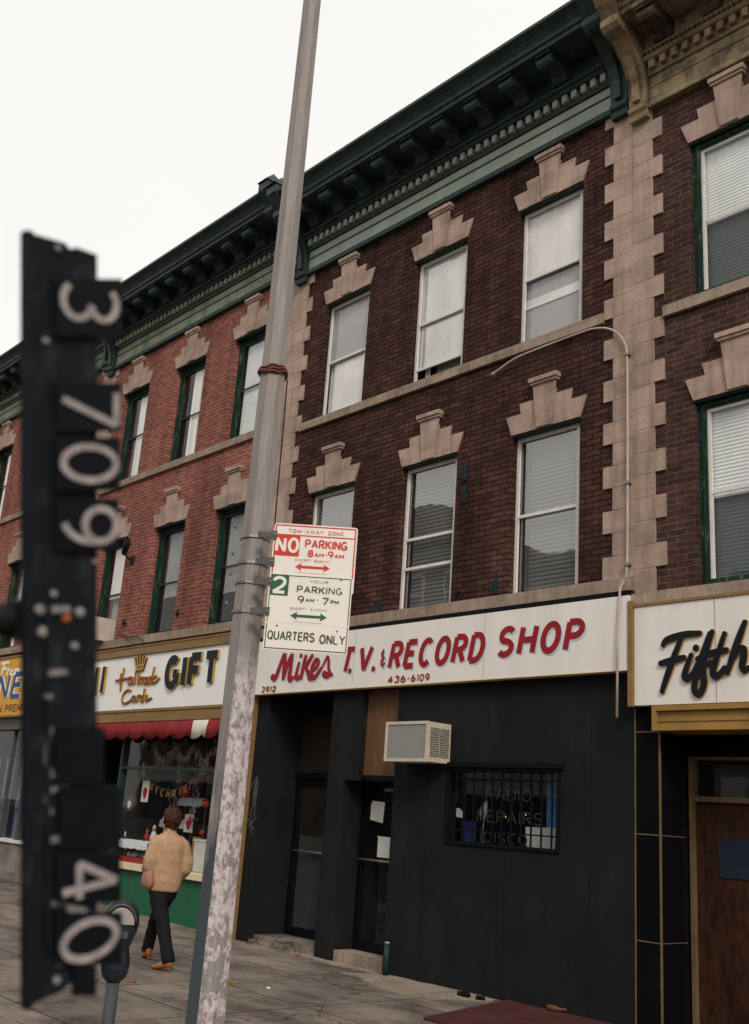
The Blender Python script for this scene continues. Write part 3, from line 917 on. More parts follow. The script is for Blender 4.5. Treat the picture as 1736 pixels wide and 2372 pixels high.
def cornice(par, L, W, zo, main, frieze, dark, ends=(1, 1)):
    prof = [(0, 10.08), (-.085, 10.08), (-.09, 10.11), (-.07, 10.165), (-.05, 10.175), (-.05, 10.35), (-.064, 10.355), (-.064, 10.378), (-.05, 10.382), (-.05, 10.50), (-.085, 10.507), (-.10, 10.55), (-.085, 10.553), (-.085, 10.66), (-.17, 10.665), (-.20, 10.69), (-.18, 10.73), (-.205, 10.78), (-.15, 10.785), (-.15, 11.03), (-.64, 11.03), (-.64, 11.10), (-.665, 11.105), (-.68, 11.16), (-.73, 11.22), (-.80, 11.26), (-.82, 11.265), (-.82, 11.31), (-.3, 11.36), (.0, 11.36)]
    xa, xb = L + .26, L + W - .26
    k = MB()
    k.profile([(y, z + zo) for y, z in prof], xa, xb)
    c = k.build('cornice', MT[main], par)
    k = MB()
    k.box(xa + .001, xb - .001, -.056, -.0505, 10.18 + zo, 10.347 + zo)
    k.box(xa + .001, xb - .001, -.056, -.0505, 10.384 + zo, 10.497 + zo)
    k.build('frieze_board', MT[frieze], c)
    n = int((xb - xa) / .147)
    for i in range(n):
        x = xa + .05 + i * .147
        if i == 0:
            d0 = MB().box(x, x + .075, -.155, -.0855, 10.556 + zo, 10.659 + zo).build('dentil', MT[frieze], c)
        else:
            o = d0.copy()
            link(o)
            o.parent = c
            o.location = (i * .147, 0, 0)
    k = MB()
    n = int((xb - xa) / .06)
    for i in range(n):
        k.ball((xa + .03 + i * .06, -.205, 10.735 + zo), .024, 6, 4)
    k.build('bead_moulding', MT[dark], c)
    first = None
    x = L + .55
    while x < L + W - .4:
        if first is None:
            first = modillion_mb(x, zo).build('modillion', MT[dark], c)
            fx = x
        else:
            o = first.copy()
            link(o)
            o.parent = c
            o.location = (x - fx, 0, 0)
        x += .618
    for side in (0, 1):
        if not ends[side]:
            continue
        x0, x1 = (L + .012, L + .25) if side == 0 else (L + W - .25, L + W - .012)
        k = MB()
        br = [(0.01, 9.97), (-.10, 9.97), (-.12, 10.03), (-.09, 10.06), (-.13, 10.09), (-.14, 10.13), (-.105, 10.16), (-.11, 10.32), (-.135, 10.48), (-.19, 10.62), (-.28, 10.74), (-.40, 10.83), (-.47, 10.87), (-.50, 10.90), (-.57, 10.885), (-.64, 10.90), (-.69, 10.95), (-.70, 11.02), (-.67, 11.07), (-.69, 11.09), (-.86, 11.27), (-.86, 11.40), (.01, 11.42)]
        k.profile([(y, z + zo) for y, z in br], x0, x1)
        k.box(x0 + .05, x1 - .05, -.80, -.1, 11.421 + zo, 11.47 + zo)
        xm, zt = (x0 + x1) / 2, 11.42 + zo
        k.add([(x0 - .015, -.89, zt), (x1 + .015, -.89, zt), (x1 + .015, -.45, zt), (x0 - .015, -.45, zt), (xm, -.67, zt + .24)], [(0, 1, 4), (1, 2, 4), (2, 3, 4), (3, 0, 4)])
        k.profile([(y, z + zo) for y, z in [(-.12, 10.2), (-.155, 10.2), (-.17, 10.45), (-.24, 10.60), (-.34, 10.72), (-.30, 10.73), (-.16, 10.55)]], x0 + .07, x1 - .07)
        k.build('end_bracket', MT[main], c)
    return c

def shell(par, L, W, zo, mat, holes, face_bottom):
    """street face with openings, party walls, back"""
    k = MB()
    wall_face(k, L + .002, L + W - .002, face_bottom, 11.2 + zo, 0.0, holes, .22)
    k.box(L + .003, L + .15, .23, 9, -.3, 11.1 + zo)
    k.box(L + W - .15, L + W - .003, .23, 9, -.3, 11.1 + zo)
    k.box(L + .151, L + W - .151, 8.8, 9, -.3, 11.1 + zo)
    w = k.build('wall', MT[mat], par)
    k = MB()
    k.box(L + .004, L + W - .004, .005, 9.05, 11.21 + zo, 11.34 + zo)
    k.build('roof', MT['roof'], par)
    k = MB()
    k.box(L + .152, L + W - .152, .24, 8.79, 3.55 + zo, 3.75 + zo)
    k.box(L + .152, L + W - .152, 1.6, 1.7, 3.76 + zo, 11.0 + zo)
    k.box(L + .152, L + W - .152, .24, 1.59, 6.95 + zo, 7.1 + zo)
    k.build('inner_partition', MT['dark_in'], par)
    return w

TOPZ = ((7.46, 9.39), (4.29, 6.27))
def upper_floors(par, L, W, zo, brick_m, styles, first_q, shift=0.0):
    cxs = [L + 1.28 + shift, L + 3.27 + shift, L + 5.195 + shift]
    holes = []
    for z0, z1 in TOPZ:
        for cx in cxs:
            holes.append((cx - .505, cx + .505, z0 + zo, z1 + zo))
    shell(par, L, W, zo, brick_m, holes, 3.335 + zo)
    for r, (z0, z1) in enumerate(TOPZ):
        for c, cx in enumerate(cxs):
            lintel(par, cx, z1 + zo, MT['limestone'])
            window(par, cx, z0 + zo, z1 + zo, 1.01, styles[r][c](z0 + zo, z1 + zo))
    quoin_strip(par, L, 1, 4.291 + zo, 10.079 + zo, first_q, MT['limestone'])
    quoin_strip(par, L + W, -1, 4.291 + zo, 10.079 + zo, first_q, MT['limestone'])
    k = MB()
    cuts = [L + .392, L + 2.3, L + 4.2, L + 5.5, L + W - .392]
    for a, b in zip(cuts, cuts[1:]):
        k.box(a + .0015, b - .0015, -.05, .06, 7.335 + zo, 7.459 + zo)
    k.build('sill_course', MT['sill_stone'], par)
    k = MB()
    cuts = [L + .003, L + 1.9, L + 3.6, L + 5.2, L + W - .003]
    for a, b in zip(cuts, cuts[1:]):
        k.box(a + .0015, b - .0015, -.085, .06, 4.15 + zo, 4.289 + zo)
    k.build('sill_course', MT['sill_stone'], par)

def rise(x):
    """the pavement climbs gently beyond the record shop"""
    return max(0.0, (-12.6 - x) * 0.02)

# ------------------------------------------------------------------ the setting
def strip(name, mat, y0, y1, z, x0=-70, x1=30, step=1.0, thick=0.12):
    k = MB()
    n = int((x1 - x0) / step)
    vs, fs = [], []
    for i in range(n + 1):
        x = x0 + (x1 - x0) * i / n
        zz = z + rise(x)
        vs += [(x, y0, zz - thick), (x, y0, zz), (x, y1, zz), (x, y1, zz - thick)]
        if i:
            a, b = 4 * i - 4, 4 * i
            fs += [(a, b, b + 1, a + 1), (a + 1, b + 1, b + 2, a + 2), (a + 2, b + 2, b + 3, a + 3)]
    k.add(vs, fs)
    return structure(k.build(name, mat))

structure(MB().add([(-400, -400, -.35), (400, -400, -.35), (400, 400, -.35), (-400, 400, -.35)], [(0, 1, 2, 3)]).build('ground', MT['earth']))
strip('sidewalk', MT['sidewalk'], -5.80, 1.0, 0.0, thick=.2)
strip('kerb', MT['kerb'], -5.96, -5.803, -0.004, thick=.25)
strip('road', MT['asphalt'], -19.5, -5.962, -0.15)
strip('far_kerb', MT['kerb'], -19.66, -19.502, -0.004, thick=.25)
strip('far_sidewalk', MT['sidewalk'], -24.2, -19.662, 0.0, thick=.2)

# ------------------------------------------------------------------ the dark brown brick building with the record shop
L1 = -12.49
W = 6.42
def sA(rails, blinds, ob=None, gl='glass'):
    return lambda z0, z1: dict(y=.095, glass=gl, fw=.042, fmat=MT['frame_white'], rails=[z0 + (z1 - z0) * r for r in rails], blinds=blinds, open_below=(z0 + (z1 - z0) * ob) if ob else None)

shop = thing('brick_building', 'dark brown brick building with white-framed windows above the black record shop front', 'building', (L1 + W / 2, 0, 0), 'row of brick shop buildings')
upper_floors(shop, L1, W, 0.0, 'brick_dark', (
    (sA([.49], [(0, .9, .48, 1, 'shade_mid', .048), (.13, .9, .03, .52, 'shade', .055), (0, .3, .02, .5, 'curtain', .10)], gl='glass_mid'),
     sA([.49, .13], [(0, .9, .15, 1, 'shade', .048), (.12, .2, 0, .2, 'curtain', .11), (.3, .9, 0, .16, 'shade_grey', .14)], ob=.13),
     sA([.49], [(.0, .9, .5, 1, 'shade', .048), (0, .9, 0, .54, 'shade_mid', .075), (0, .9, .3, .36, 'shade', .073)], gl='glass_mid')),
    (sA([.49], [(0, .9, 0, 1, 'blind', .08)]),
     sA([.49, .29], [(.08, .9, 0, 1, 'blind', .11)]),
     sA([.49], [(.14, .9, 0, 1, 'blind', .11), (0, .14, 0, 1, 'shade_grey', .2)]))), 4.30)
cornice(shop, L1, W, 0.0, 'green_dark', 'green_frieze', 'green_dark')

# black ground floor: pilaster, two recessed doorways, wall with a barred window
k = MB()
k.box(-12.488, -12.215, 0.0, .75, -.05, 3.31)
k.box(-10.79, -10.45, 0.0, .75, -.05, 3.31)
k.box(-10.449, -10.19, 0.0, .12, 2.16, 3.31)
k.box(-12.214, -10.791, .601, .75, 3.10, 3.31)
wall_face(k, -9.525, -6.085, -.05, 3.32, 0.0, [(-8.62, -6.985, 1.50, 2.345)], .16)
k.add([(-9.525, 0, -.05), (-9.525, .75, -.05), (-9.525, .75, 3.32), (-9.525, 0, 3.32)], [(0, 1, 2, 3)])
k.build('shop_front', MT['black_wall'], shop)
k = MB()
for x in (-8.93, -7.71, -6.60):
    k.box(x - .0018, x + .0018, -.002, -.0005, .0, 1.49 if -8.62 < x < -6.98 else 3.3)
k.build('panel_joint', MT['black_matte'], shop)
k = MB()
k.box(-12.212, -9.53, .0, 4.0, 3.312, 3.34)
k.box(-12.212, -9.53, .751, .9, 3.0, 3.31)
k.build('soffit', MT['dark_in'], shop)
k = MB()
k.box(-12.214, -10.792, .10, 1.0, -.02, .10)
k.box(-12.214, -10.792, .02, .0995, -.02, .05)
k.build('door_step', MT['sidewalk'], shop)
k = MB()
k.box(-10.448, -9.528, .03, 1.0, -.02, .135)
k.build('door_step', MT['patch'], shop)

# first doorway, deep
k = MB()
def frame_box(k, x0, x1, z0, z1, y0, y1, t, tb=None):
    tb = t if tb is None else tb
    k.box(x0, x0 + t, y0, y1, z0, z1)
    k.box(x1 - t, x1, y0, y1, z0, z1)
    k.box(x0 + t, x1 - t, y0, y1, z1 - t, z1)
    k.box(x0 + t, x1 - t, y0, y1, z0, z0 + tb)
frame_box(k, -12.20, -10.80, .102, 2.20, .60, .68, .075, .10)
k.box(-12.20, -10.80, .57, .70, 2.201, 2.28)
k.box(-11.16, -10.876, .61, .67, .203, 2.124)
d1 = k.build('door', MT['black_gloss'], shop)
MB().box(-12.124, -11.161, .635, .645, .203, 2.124).build('pane', MT['shop_glass'], d1)
k = MB()
k.box(-12.10, -11.17, .66, .664, .21, 1.42)
k.box(-12.10, -11.17, .665, .668, .78, .79)
k.build('door_curtain', MT['door_sheet'], d1)
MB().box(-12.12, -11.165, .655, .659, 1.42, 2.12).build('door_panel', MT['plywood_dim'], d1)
MB().tube([(-12.13, .585, 1.21), (-11.15, .585, 1.21)], .014).build('push_bar', MT['steel'], d1)
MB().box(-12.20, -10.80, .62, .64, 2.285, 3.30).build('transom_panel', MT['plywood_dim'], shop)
k = MB()
Pen((0, .6545, 0), (1, 0, 0), (0, 0, 1), (0, -1, 0), .001).text(k, '391', -11.86, 1.63, -11.42, .20, .03)
k.build('house_number', MT['black_matte'], d1)

# second doorway, shallow
k = MB()
frame_box(k, -10.445, -9.535, .138, 2.155, .32, .40, .06, .10)
k.box(-10.447, -9.53, .09, .42, 2.156, 2.235)
k.box(-10.45, -9.53, .06, .089, 2.175, 2.22)
d2 = k.build('door', MT['black_gloss'], shop)
MB().box(-10.384, -9.596, .355, .362, .239, 2.094).build('pane', MT['shop_glass'], d2)
MB().tube([(-10.41, .30, 1.21), (-9.56, .30, 1.21)], .015).build('push_bar', MT['steel'], d2)
k = MB()
k.box(-10.189, -9.527, .085, .10, 2.236, 3.305)
k.build('transom_panel', MT['plywood'], shop)
k = MB()
k.box(-10.37, -9.98, 1.1, 1.13, .14, 1.15)
k.build('inner_wall', paint('olive inner wall', (0.10, 0.095, 0.012), 0.8, 0.2, 3), shop)

# interior of the shop
k = MB()
k.box(-12.3, -6.2, 3.2, 3.3, 0, 3.3)
k.box(-12.3, -6.2, .9, 3.19, .0, .12)
k.build('shop_interior', MT['dark_in'], shop)

# barred window
k = MB()
frame_box(k, -8.618, -6.987, 1.502, 2.343, -.02, .05, .035)
k.box(-8.66, -6.945, -.045, -.002, 2.346, 2.40)
bw = k.build('barred_window', MT['black_matte'], shop)
MB().add([(-8.58, .07, 1.53), (-7.02, .07, 1.53), (-7.02, .07, 2.31), (-8.58, .07, 2.31)], [(0, 1, 2, 3)]).build('pane', MT['shop_glass'], bw)
k = MB()
for i in range(11):
    x = -8.47 + i * .1385
    k.box(x - .008, x + .008, -.012, .004, 1.538, 2.307)
for z in (1.66, 2.22):
    k.box(-8.58, -7.025, -.004, .012, z - .008, z + .008)
k.build('security_bars', MT['black_matte'], bw)
k = MB()
pn = Pen((0, .10, 0), (1, 0, 0), (0, 0, 1), (0, -1, 0), .004)
for wd, u0, v0, u1, h in (('RADIO', -8.10, 2.00, -7.46, .13), ('REPAIRS', -8.22, 1.76, -7.30, .13), ('DISCO', -8.10, 1.545, -7.50, .11)):
    k = MB()
    pn.text(k, wd, u0, v0, u1, h, .010)
    k.build('window_lettering', MT['neon_glass'], bw)

# ------------------------------------------------------------------ shop sign of the record shop
SY = -.12
sg = thing('shop_sign', 'long white painted fascia with red brush lettering over the black shop front', 'shop sign', (-9.25, 0, 3.33))
MB().box(-12.46, -6.06, SY, -.004, 3.325, 4.085).build('sign_panel', MT['sign_white'], sg)
k = MB()
k.box(-12.462, -6.055, SY - .004, -.003, 3.312, 3.3245)
k.build('sign_edge', MT['cream_sill'], sg)
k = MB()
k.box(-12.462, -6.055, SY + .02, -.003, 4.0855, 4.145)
k.build('gap_shade', MT['black_matte'], sg)  # black strip standing in for the shadow gap above the sign
k = MB()
for x in (-8.02, -10.3):
    k.box(x - .0025, x + .0025, SY - .0012, SY, 3.326, 4.084)
k.build('sheet_joint', MT['sign_faint'], sg)
exec_tr = {}
pn = Pen((0, SY, 0), (1, 0, 0), (0, 0, 1), (0, -1, 0), .002)
def paint_sign(dx, dz, lift, extra, name, mat):
    w = .072 + extra
    def done(k):
        k.build(name, MT[mat], sg)
    k = MB()
    for i, s in enumerate(MIKES):
        pn.stroke(k, smooth_path([(a + dx, b + dz) for a, b in s]), (.062 if i < len(MIKES) - 1 else .042) + extra, lift, taper=True)
    for s in MIKESDOT:
        pn.disc(k, ((s[0][0] + s[1][0]) / 2 + dx, s[0][1] + dz), .05 + extra / 2 if s[0][0] < -12 else .032 + extra / 2, lift, sx=1.1)
    done(k)
    k = MB()
    pn.text(k, 'T', -10.55 + dx, 3.505 + dz, -10.36 + dx, .36, w, lift, .2)
    pn.disc(k, (-10.36 + dx, 3.545 + dz), .036, lift)
    pn.text(k, 'V', -10.19 + dx, 3.505 + dz, -9.99 + dx, .36, w, lift, .12)
    pn.disc(k, (-9.90 + dx, 3.545 + dz), .036, lift)
    done(k)
    k = MB()
    for s in AMP:
        pn.stroke(k, smooth_path([(a + dx, b + dz) for a, b in s]), .024 + extra, lift)
    done(k)
    k = MB()
    pn.text(k, 'RECORD', -9.60 + dx, 3.51 + dz, -8.07 + dx, .365, w, lift, .17, .38)
    done(k)
    k = MB()
    pn.text(k, 'SHOP', -7.80 + dx, 3.545 + dz, -6.68 + dx, .36, w, lift, .17, .40)
    done(k)
paint_sign(.020, -.016, 0.0, .004, 'lettering_shadow', 'letter_shadow')
paint_sign(0, 0, .005, 0, 'lettering', 'letter_red')
k = MB()
pn.text(k, '436', -9.61, 3.345, -9.30, .09, .016, .005, .1, .3)
pn.disc(k, (-9.245, 3.39), .011, .005)
pn.text(k, '6109', -9.19, 3.345, -8.89, .09, .016, .005, .1, .3)
k.build('telephone_number', MT['letter_red'], sg)
k = MB()
pn.text(k, '3912', -12.28, 3.335, -11.95, .088, .018, .005, .1, .3)
k.build('house_number', MT['letter_red'], sg)

k = MB()
k.box(-12.545, -12.495, -.10, .3, 0, 4.10)
tag(k.build('corner_trim', MT['wood_trim']), 'narrow ochre trim board standing beside the black pilaster behind the lamp post', 'trim')
k = MB()
for pts in ([(-12.47, 2.02), (-12.36, 2.16), (-12.42, 1.86), (-12.33, 2.20), (-12.40, 1.80), (-12.30, 2.12), (-12.39, 1.72)], [(-12.46, 1.64), (-12.33, 1.82)], [(-12.32, 2.1), (-12.33, 1.62)], [(-12.45, 1.48), (-12.28, 1.62)], [(-12.41, 1.66), (-12.36, 1.38)], [(-12.48, 1.60), (-12.30, 1.44)]):
    Pen((0, -.0005, 0), (1, 0, 0), (0, 0, 1), (0, -1, 0), .001).stroke(k, smooth_path(pts, 3), .012)
o = k.build('graffiti_scrawl', MT['scrawl'], shop)

# air conditioner through the transom
ac = thing('air_conditioner', 'beige window air conditioner jutting out over the second black doorway', 'air conditioner', (-8.97, -.18, 2.38))
k = MB()
k.box(-9.31, -8.60, -.36, .08, 2.38, 2.83)
frame_box(k, -9.315, -8.595, 2.375, 2.835, -.385, -.361, .035)
k.build('case', MT['tan_case'], ac)
MB().box(-9.279, -8.631, -.375, -.362, 2.411, 2.799).build('coil_screen', MT['grey_mesh'], ac)
k = MB()
for a, b in ((-.335, -.19), (-.175, -.03)):
    k.box(-8.5995, -8.596, a, b, 2.44, 2.765)
k.build('louvre_recess', MT['black_matte'], ac)
k = MB()
for a, b in ((-.335, -.19), (-.175, -.03)):
    for i in range(16):
        k.box(-8.5958, -8.590, a, b, 2.447 + i * .02, 2.455 + i * .02)
k.build('louvre', MT['tan_case'], ac)

# things in the barred window
def solo(mb, name, mat, label, cat, group=None):
    return tag(mb.build(name, MT[mat]), label, cat, group)
def show(mb, *a):
    mb.v = [(x - .0 + x * y / 8.97, y, z) for x, y, z in mb.v]          # set back from the pane, towards the left of the window
    return solo(mb, *a)
show(MB().box(-7.16, -7.03, .35, .42, 1.30, 2.32).box(-7.16, -7.03, .345, .35, 2.30, 2.34), 'advert_board', 'blue_bright', 'tall bright blue panel at the right end of the barred window', 'panel')
show(MB().prism([(-7.40, 1.33), (-7.06, 1.33), (-7.03, 1.75), (-7.44, 1.74)], .28, .31), 'display_card', 'white_plain', 'big white card low in the right corner of the barred window', 'card')
show(MB().box(-8.36, -8.15, .45, .75, 1.30, 1.70).box(-8.365, -8.145, .445, .755, 1.701, 1.76), 'carton', 'blue_box', 'violet blue carton low in the left part of the barred window', 'carton')
show(MB().prism([(-8.47, 1.80), (-8.36, 1.79), (-8.36, 1.86), (-8.42, 1.90), (-8.47, 1.89)], .14, .146), 'paper_note', 'paper', 'small torn white note hanging at the left of the barred window', 'note')
k = MB()
k.loft([(V(-8.05, .35, 1.75), (1, 0, 0), (0, 1, 0), .02, .02), (V(-8.05, .35, 1.86), (1, 0, 0), (0, 1, 0), .06, .05), (V(-8.03, .35, 1.95), (1, 0, 0), (0, 1, 0), .05, .04), (V(-8.0, .35, 2.0), (1, 0, 0), (0, 1, 0), .01, .01)], 9)
k.tube([(-8.05, .35, 1.42), (-8.06, .35, 1.6), (-8.05, .35, 1.76)], [.03, .02, .02])
show(k, 'glass_ornament', 'white_plain', 'pale blown ornament standing in the middle left of the barred window', 'ornament')
for i, (x, z) in enumerate(((-7.72, 1.83), (-7.44, 1.865))):
    show(MB().ball((x, .3, z), .009).tube([(x, .3, z + .006), (x, .3, z + .016)], .004), 'indicator_lamp', 'bulb', ('tiny amber lamp glowing in the middle of the barred window', 'tiny amber lamp glowing nearer the blue panel in the barred window')[i], 'lamp', 'amber lamps in the barred window')
show(MB().box(-8.55, -7.1, .2, 1.0, 1.26, 1.295).box(-8.5, -8.45, .3, .9, .13, 1.259).box(-7.2, -7.15, .3, .9, .13, 1.259), 'display_shelf', 'dark_in', 'dark display shelf behind the bars of the shop window', 'shelf')
k = MB()
k.tube([(-8.56, .16, 2.20), (-8.45, .16, 2.12), (-8.42, .16, 2.09)], .010)
k.tube([(-8.44, .16, 2.08), (-8.46, .16, 1.98), (-8.50, .16, 1.85), (-8.55, .16, 1.74)], .008)
show(k, 'bent_tube', 'neon_glass', 'thin pale green bent tube at the left of the barred window', 'tube light')

# notices taped to the second door
solo(MB().add([(-10.30, .350, 1.70), (-10.055, .350, 1.665), (-10.03, .346, 1.92), (-10.27, .346, 1.935), (-10.30, .352, 1.70)], [(0, 1, 2, 3)]).box(-10.295, -10.05, .351, .353, 1.705, 1.90), 'paper_notice', 'paper', 'upper crooked white paper notice taped on the glass door', 'notice', 'notices on the glass door')
solo(MB().box(-10.12, -9.87, .349, .352, 1.255, 1.505).box(-10.13, -10.115, .348, .353, 1.49, 1.51), 'paper_notice', 'paper', 'lower square white paper notice just above the push bar of the door', 'notice', 'notices on the glass door')

# conduit over the facade
k = MB()
cy = -.06
path = [(-8.09, 7.165), (-7.95, 7.21), (-7.75, 7.265), (-7.45, 7.285), (-6.75, 7.30), (-6.55, 7.285), (-6.38, 7.23), (-6.24, 7.12), (-6.15, 6.97), (-6.12, 6.82), (-6.115, 6.3), (-6.115, 5.33), (-6.12, 4.45), (-6.14, 4.30)]
pts = smooth_path(path, 3)
k.tube([(x, cy, z) for x, z in pts] + [(-6.16, -.13, 4.16), (-6.165, -.16, 3.6), (-6.17, -.165, 2.84)], .0135)
cd = thing('conduit', 'thin pale pipe curving along the brick wall and down the stone quoins past the sign', 'conduit', (-6.17, -.1, 2.84))
k.build('pipe', MT['conduit'], cd)
for z in (6.83, 5.33, 4.43):
    MB().box(-6.15, -6.085, -.085, -.026, z - .012, z + .012).build('clamp', MT['steel'], cd)
MB().tube([(-8.13, cy, 7.14), (-8.08, cy, 7.168)], .028).build('pipe_end', MT['steel'], cd)

# iron leftovers on the brown wall
def iron(x, z, h, w, label, kind=0):
    k = MB()
    if kind == 0:
        k.box(x - w / 2, x + w / 2, -.03, .0, z, z + h)
        k.box(x - w / 2 - .012, x - w / 2 + .004, -.05, -.001, z + .02, z + h - .02)
    else:
        k.prism([(x - .05, z), (x - .015, z + .02), (x, z + .075), (x + .02, z + .02), (x + .055, z - .004), (x + .02, z - .02), (x, z - .06), (x - .02, z - .02)], -.03, -.001)
        k.tube([(x, -.06, z), (x, .0, z)], .014)
    return tag(k.build('wall_bracket' if kind == 0 else 'anchor_star', MT['iron' if kind else 'teal_paint']), label, 'bracket' if kind == 0 else 'wall anchor', 'iron leftovers on the brick walls')
iron(-8.55, 5.85, .18, .05, 'upper short rusty bracket on dark brick right of the middle window')
iron(-8.54, 5.55, .22, .035, 'lower short rusty bracket on dark brick right of the middle window')
iron(-8.60, 4.42, .0, .0, 'black star anchor low on dark brick between the second floor windows', 1)
iron(-7.98, 4.33, .17, .06, 'green iron bracket standing just left of the right second floor window')
iron(-9.98, 4.29, .14, .045, 'small iron bracket standing just left of the middle second floor window')

# ------------------------------------------------------------------ the building to the right, plum brick and cream cornice
L2 = L1 + W
def sC(rails, blinds):
    return lambda z0, z1: dict(y=.07, fw=.035, fmat=MT['frame_white'], outer=.085, outer_mat=MT['frame_green'], glass='glass_plain', rails=[z0 + (z1 - z0) * r for r in rails], blinds=blinds, ry=.02, gy=.04)
rb = thing('brick_building', 'plum brick building with cream cornice above the shop with black script letters', 'building', (L2 + W / 2, 0, 0), 'row of brick shop buildings')
b1 = [(0, 1, .48, 1, 'blind_fine', .075), (.02, .98, 0, .47, 'blind_green', .11)]
upper_floors(rb, L2, W, -.185, 'brick_far', ((sC([.49], b1),) * 3, (sC([.5], b1),) * 3), 4.12 + .255, -.04)
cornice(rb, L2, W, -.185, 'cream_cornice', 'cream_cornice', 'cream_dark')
fs = thing('shop_sign', 'white fascia with raised black script letters over the ochre shutter box', 'shop sign', (L2 + 3, 0, 2.95))
MB().box(L2 + .062, .33, -.10, -.004, 2.962, 3.955).build('sign_panel', MT['sign_white'], fs)
k = MB()
k.box(L2 + .004, L2 + .058, -.135, -.003, 2.95, 4.02)
k.box(L2 + .06, .33, -.115, -.003, 3.957, 3.985)
k.build('sign_edge', MT['wood_trim'], fs)
k = MB()
for x in (-5.11, -3.9, -2.7, -1.5):
    k.box(x - .004, x + .004, -.1022, -.1, 2.963, 3.954)
k.build('sheet_joint', MT['sign_faint'], fs)
def two_tone(par, name, draw, face, side, y, d):
    k = MB()
    draw(k, Pen((0, y, 0), (1, 0, 0), (0, 0, 1), (0, -1, 0), d), .006)
    e = k.build(name, MT[side], par)
    k = MB()
    draw(k, Pen((0, y - d - .004, 0), (1, 0, 0), (0, 0, 1), (0, -1, 0), .003), 0)
    k.build('letter_face', MT[face], e)
def d_fifth(k, pn, ex):
    for s in FIFTH:
        pn.stroke(k, smooth_path(s), .052 + ex, 0, True, True)
    for s in FIFTHDOT:
        pn.disc(k, (s[0][0] + .026, s[0][1]), .032 + ex / 2)
two_tone(fs, 'raised_lettering', d_fifth, 'letter_black', 'gold', -.1003, .018)
# black glazed shop front with brass strips
k = MB()
k.box(L2 + .012, L2 + .275, .0, .55, -.05, 2.94)
k.box(-4.0, .33, .0, .5, -.05, 2.94)
k.box(L2 + .276, -4.001, .62, .8, 2.52, 2.94)
k.build('shop_front', MT['tile_black'], rb)
k = MB()
k.box(L2 - .001, L2 + .010, -.010, .003, -.02, 2.945)
k.box(L2 + .2755, L2 + .288, -.012, .012, -.02, 2.72)
for z in (.785, 1.745, 2.715):
    k.box(L2 + .011, L2 + .271, -.006, -.001, z - .005, z + .005)
    k.box(L2 + .2755, L2 + .280, .013, .45, z - .004, z + .004)
k.build('brass_strip', MT['brass'], rb)
cn = thing('canopy_box', 'ochre metal shutter box over the scuffed brown door', 'canopy', (-4.8, 0, 2.7))
k = MB()
frame_box(k, L2 + .277, -3.6, 2.712, 2.952, -.13, .3, .05)
k.build('frame', MT['brass_panel'], cn)
k = MB()
k.box(L2 + .328, -3.651, -.09, -.07, 2.763, 2.901)
k.box(L2 + .328, -3.651, -.10, -.089, 2.80, 2.806)
k.build('panel', MT['brass_panel'], cn)
k = MB()
k.box(L2 + .29, L2 + .33, .49, .60, -.02, 2.52)
k.box(L2 + .331, -4.05, .50, .60, 2.09, 2.14)
k.box(L2 + .331, -4.05, .50, .60, 2.49, 2.52)
k.box(-4.05, -4.005, .49, .60, -.02, 2.52)
dr = k.build('door_frame', MT['brass'], rb)
k = MB()
k.box(L2 + .332, -4.06, .545, .58, .06, 2.085)
d3 = k.build('door', MT['door_brown'], rb)
MB().box(-5.50, -4.60, .535, .544, 1.40, 1.77).build('door_window', MT['blue_dim'], d3)
MB().tube([(-4.3, .50, 1.0), (-4.3, .50, 1.25)], .015).build('handle', MT['brass'], d3)
MB().add([(L2 + .332, .55, 2.142), (-4.06, .55, 2.142), (-4.06, .55, 2.488), (L2 + .332, .55, 2.488)], [(0, 1, 2, 3)]).build('transom_pane', MT['shop_glass'], dr)
MB().box(L2 + .45, -4.2, .70, .71, 2.15, 2.46).build('transom_blind', slats('dim blind', (.055, .06, .075), .03, .5), dr)
k = MB()
k.box(L2 + .3, -4.0, .9, 1.0, 0, 2.6)
k.build('shop_interior', MT['dark_in'], rb)
MB().box(L2 + .281, -4.0, .06, .6, -.02, .055).build('door_step', MT['black_matte'], rb)

# ------------------------------------------------------------------ the red brick building on the left with the card shop
L0 = L1 - W
def sB(rails, blinds):
    return lambda z0, z1: dict(y=.115, fw=.045, fmat=MT['frame_green'], outer=.075, outer_mat=MT['frame_green'], glass='glass_plain', rails=[z0 + (z1 - z0) * r for r in rails], blinds=blinds, ry=.02, gy=.045)
lb = thing('brick_building', 'red brick building with green window frames above the card and gift shop', 'building', (L0 + W / 2, 0, 0), 'row of brick shop buildings')
upper_floors(lb, L0, W, .19, 'brick_red', (
    (sB([.5], [(.42, 1, 0, 1, 'curtain', .065)]), sB([.47], [(.40, 1, 0, 1, 'curtain', .065)]), sB([.5], [(.18, 1, 0, 1, 'blind_fine', .065)])),
    (sB([.47], [(.3, 1, .45, 1, 'shade', .055), (.3, 1, 0, .5, 'shade_grey', .14)]), sB([.47], [(.25, 1, .36, 1, 'shade_grey', .09), (.62, .9, .0, .6, 'shade_grey', .13)]), sB([.5], [(.2, 1, .3, 1, 'shade_grey', .09), (.8, 1, .0, .5, 'curtain', .13)]))), 4.49, -.04)
cornice(lb, L0, W, .19, 'green_dark', 'green_moss', 'green_dark')
hs = thing('shop_sign', 'white gift shop fascia with black gold-edged block letters and rust script', 'shop sign', (L0 + 3.2, 0, 3.1))
MB().box(L0 + .35, -12.575, -.135, -.004, 3.20, 4.12).build('sign_panel', MT['sign_bright'], hs)
k = MB()
k.box(L0 + .3, -12.57, -.17, -.003, 4.122, 4.25)
k.box(L0 + .3, -12.57, -.18, -.003, 4.251, 4.275)
k.box(L0 + .3, -12.57, -.155, -.003, 3.155, 3.198)
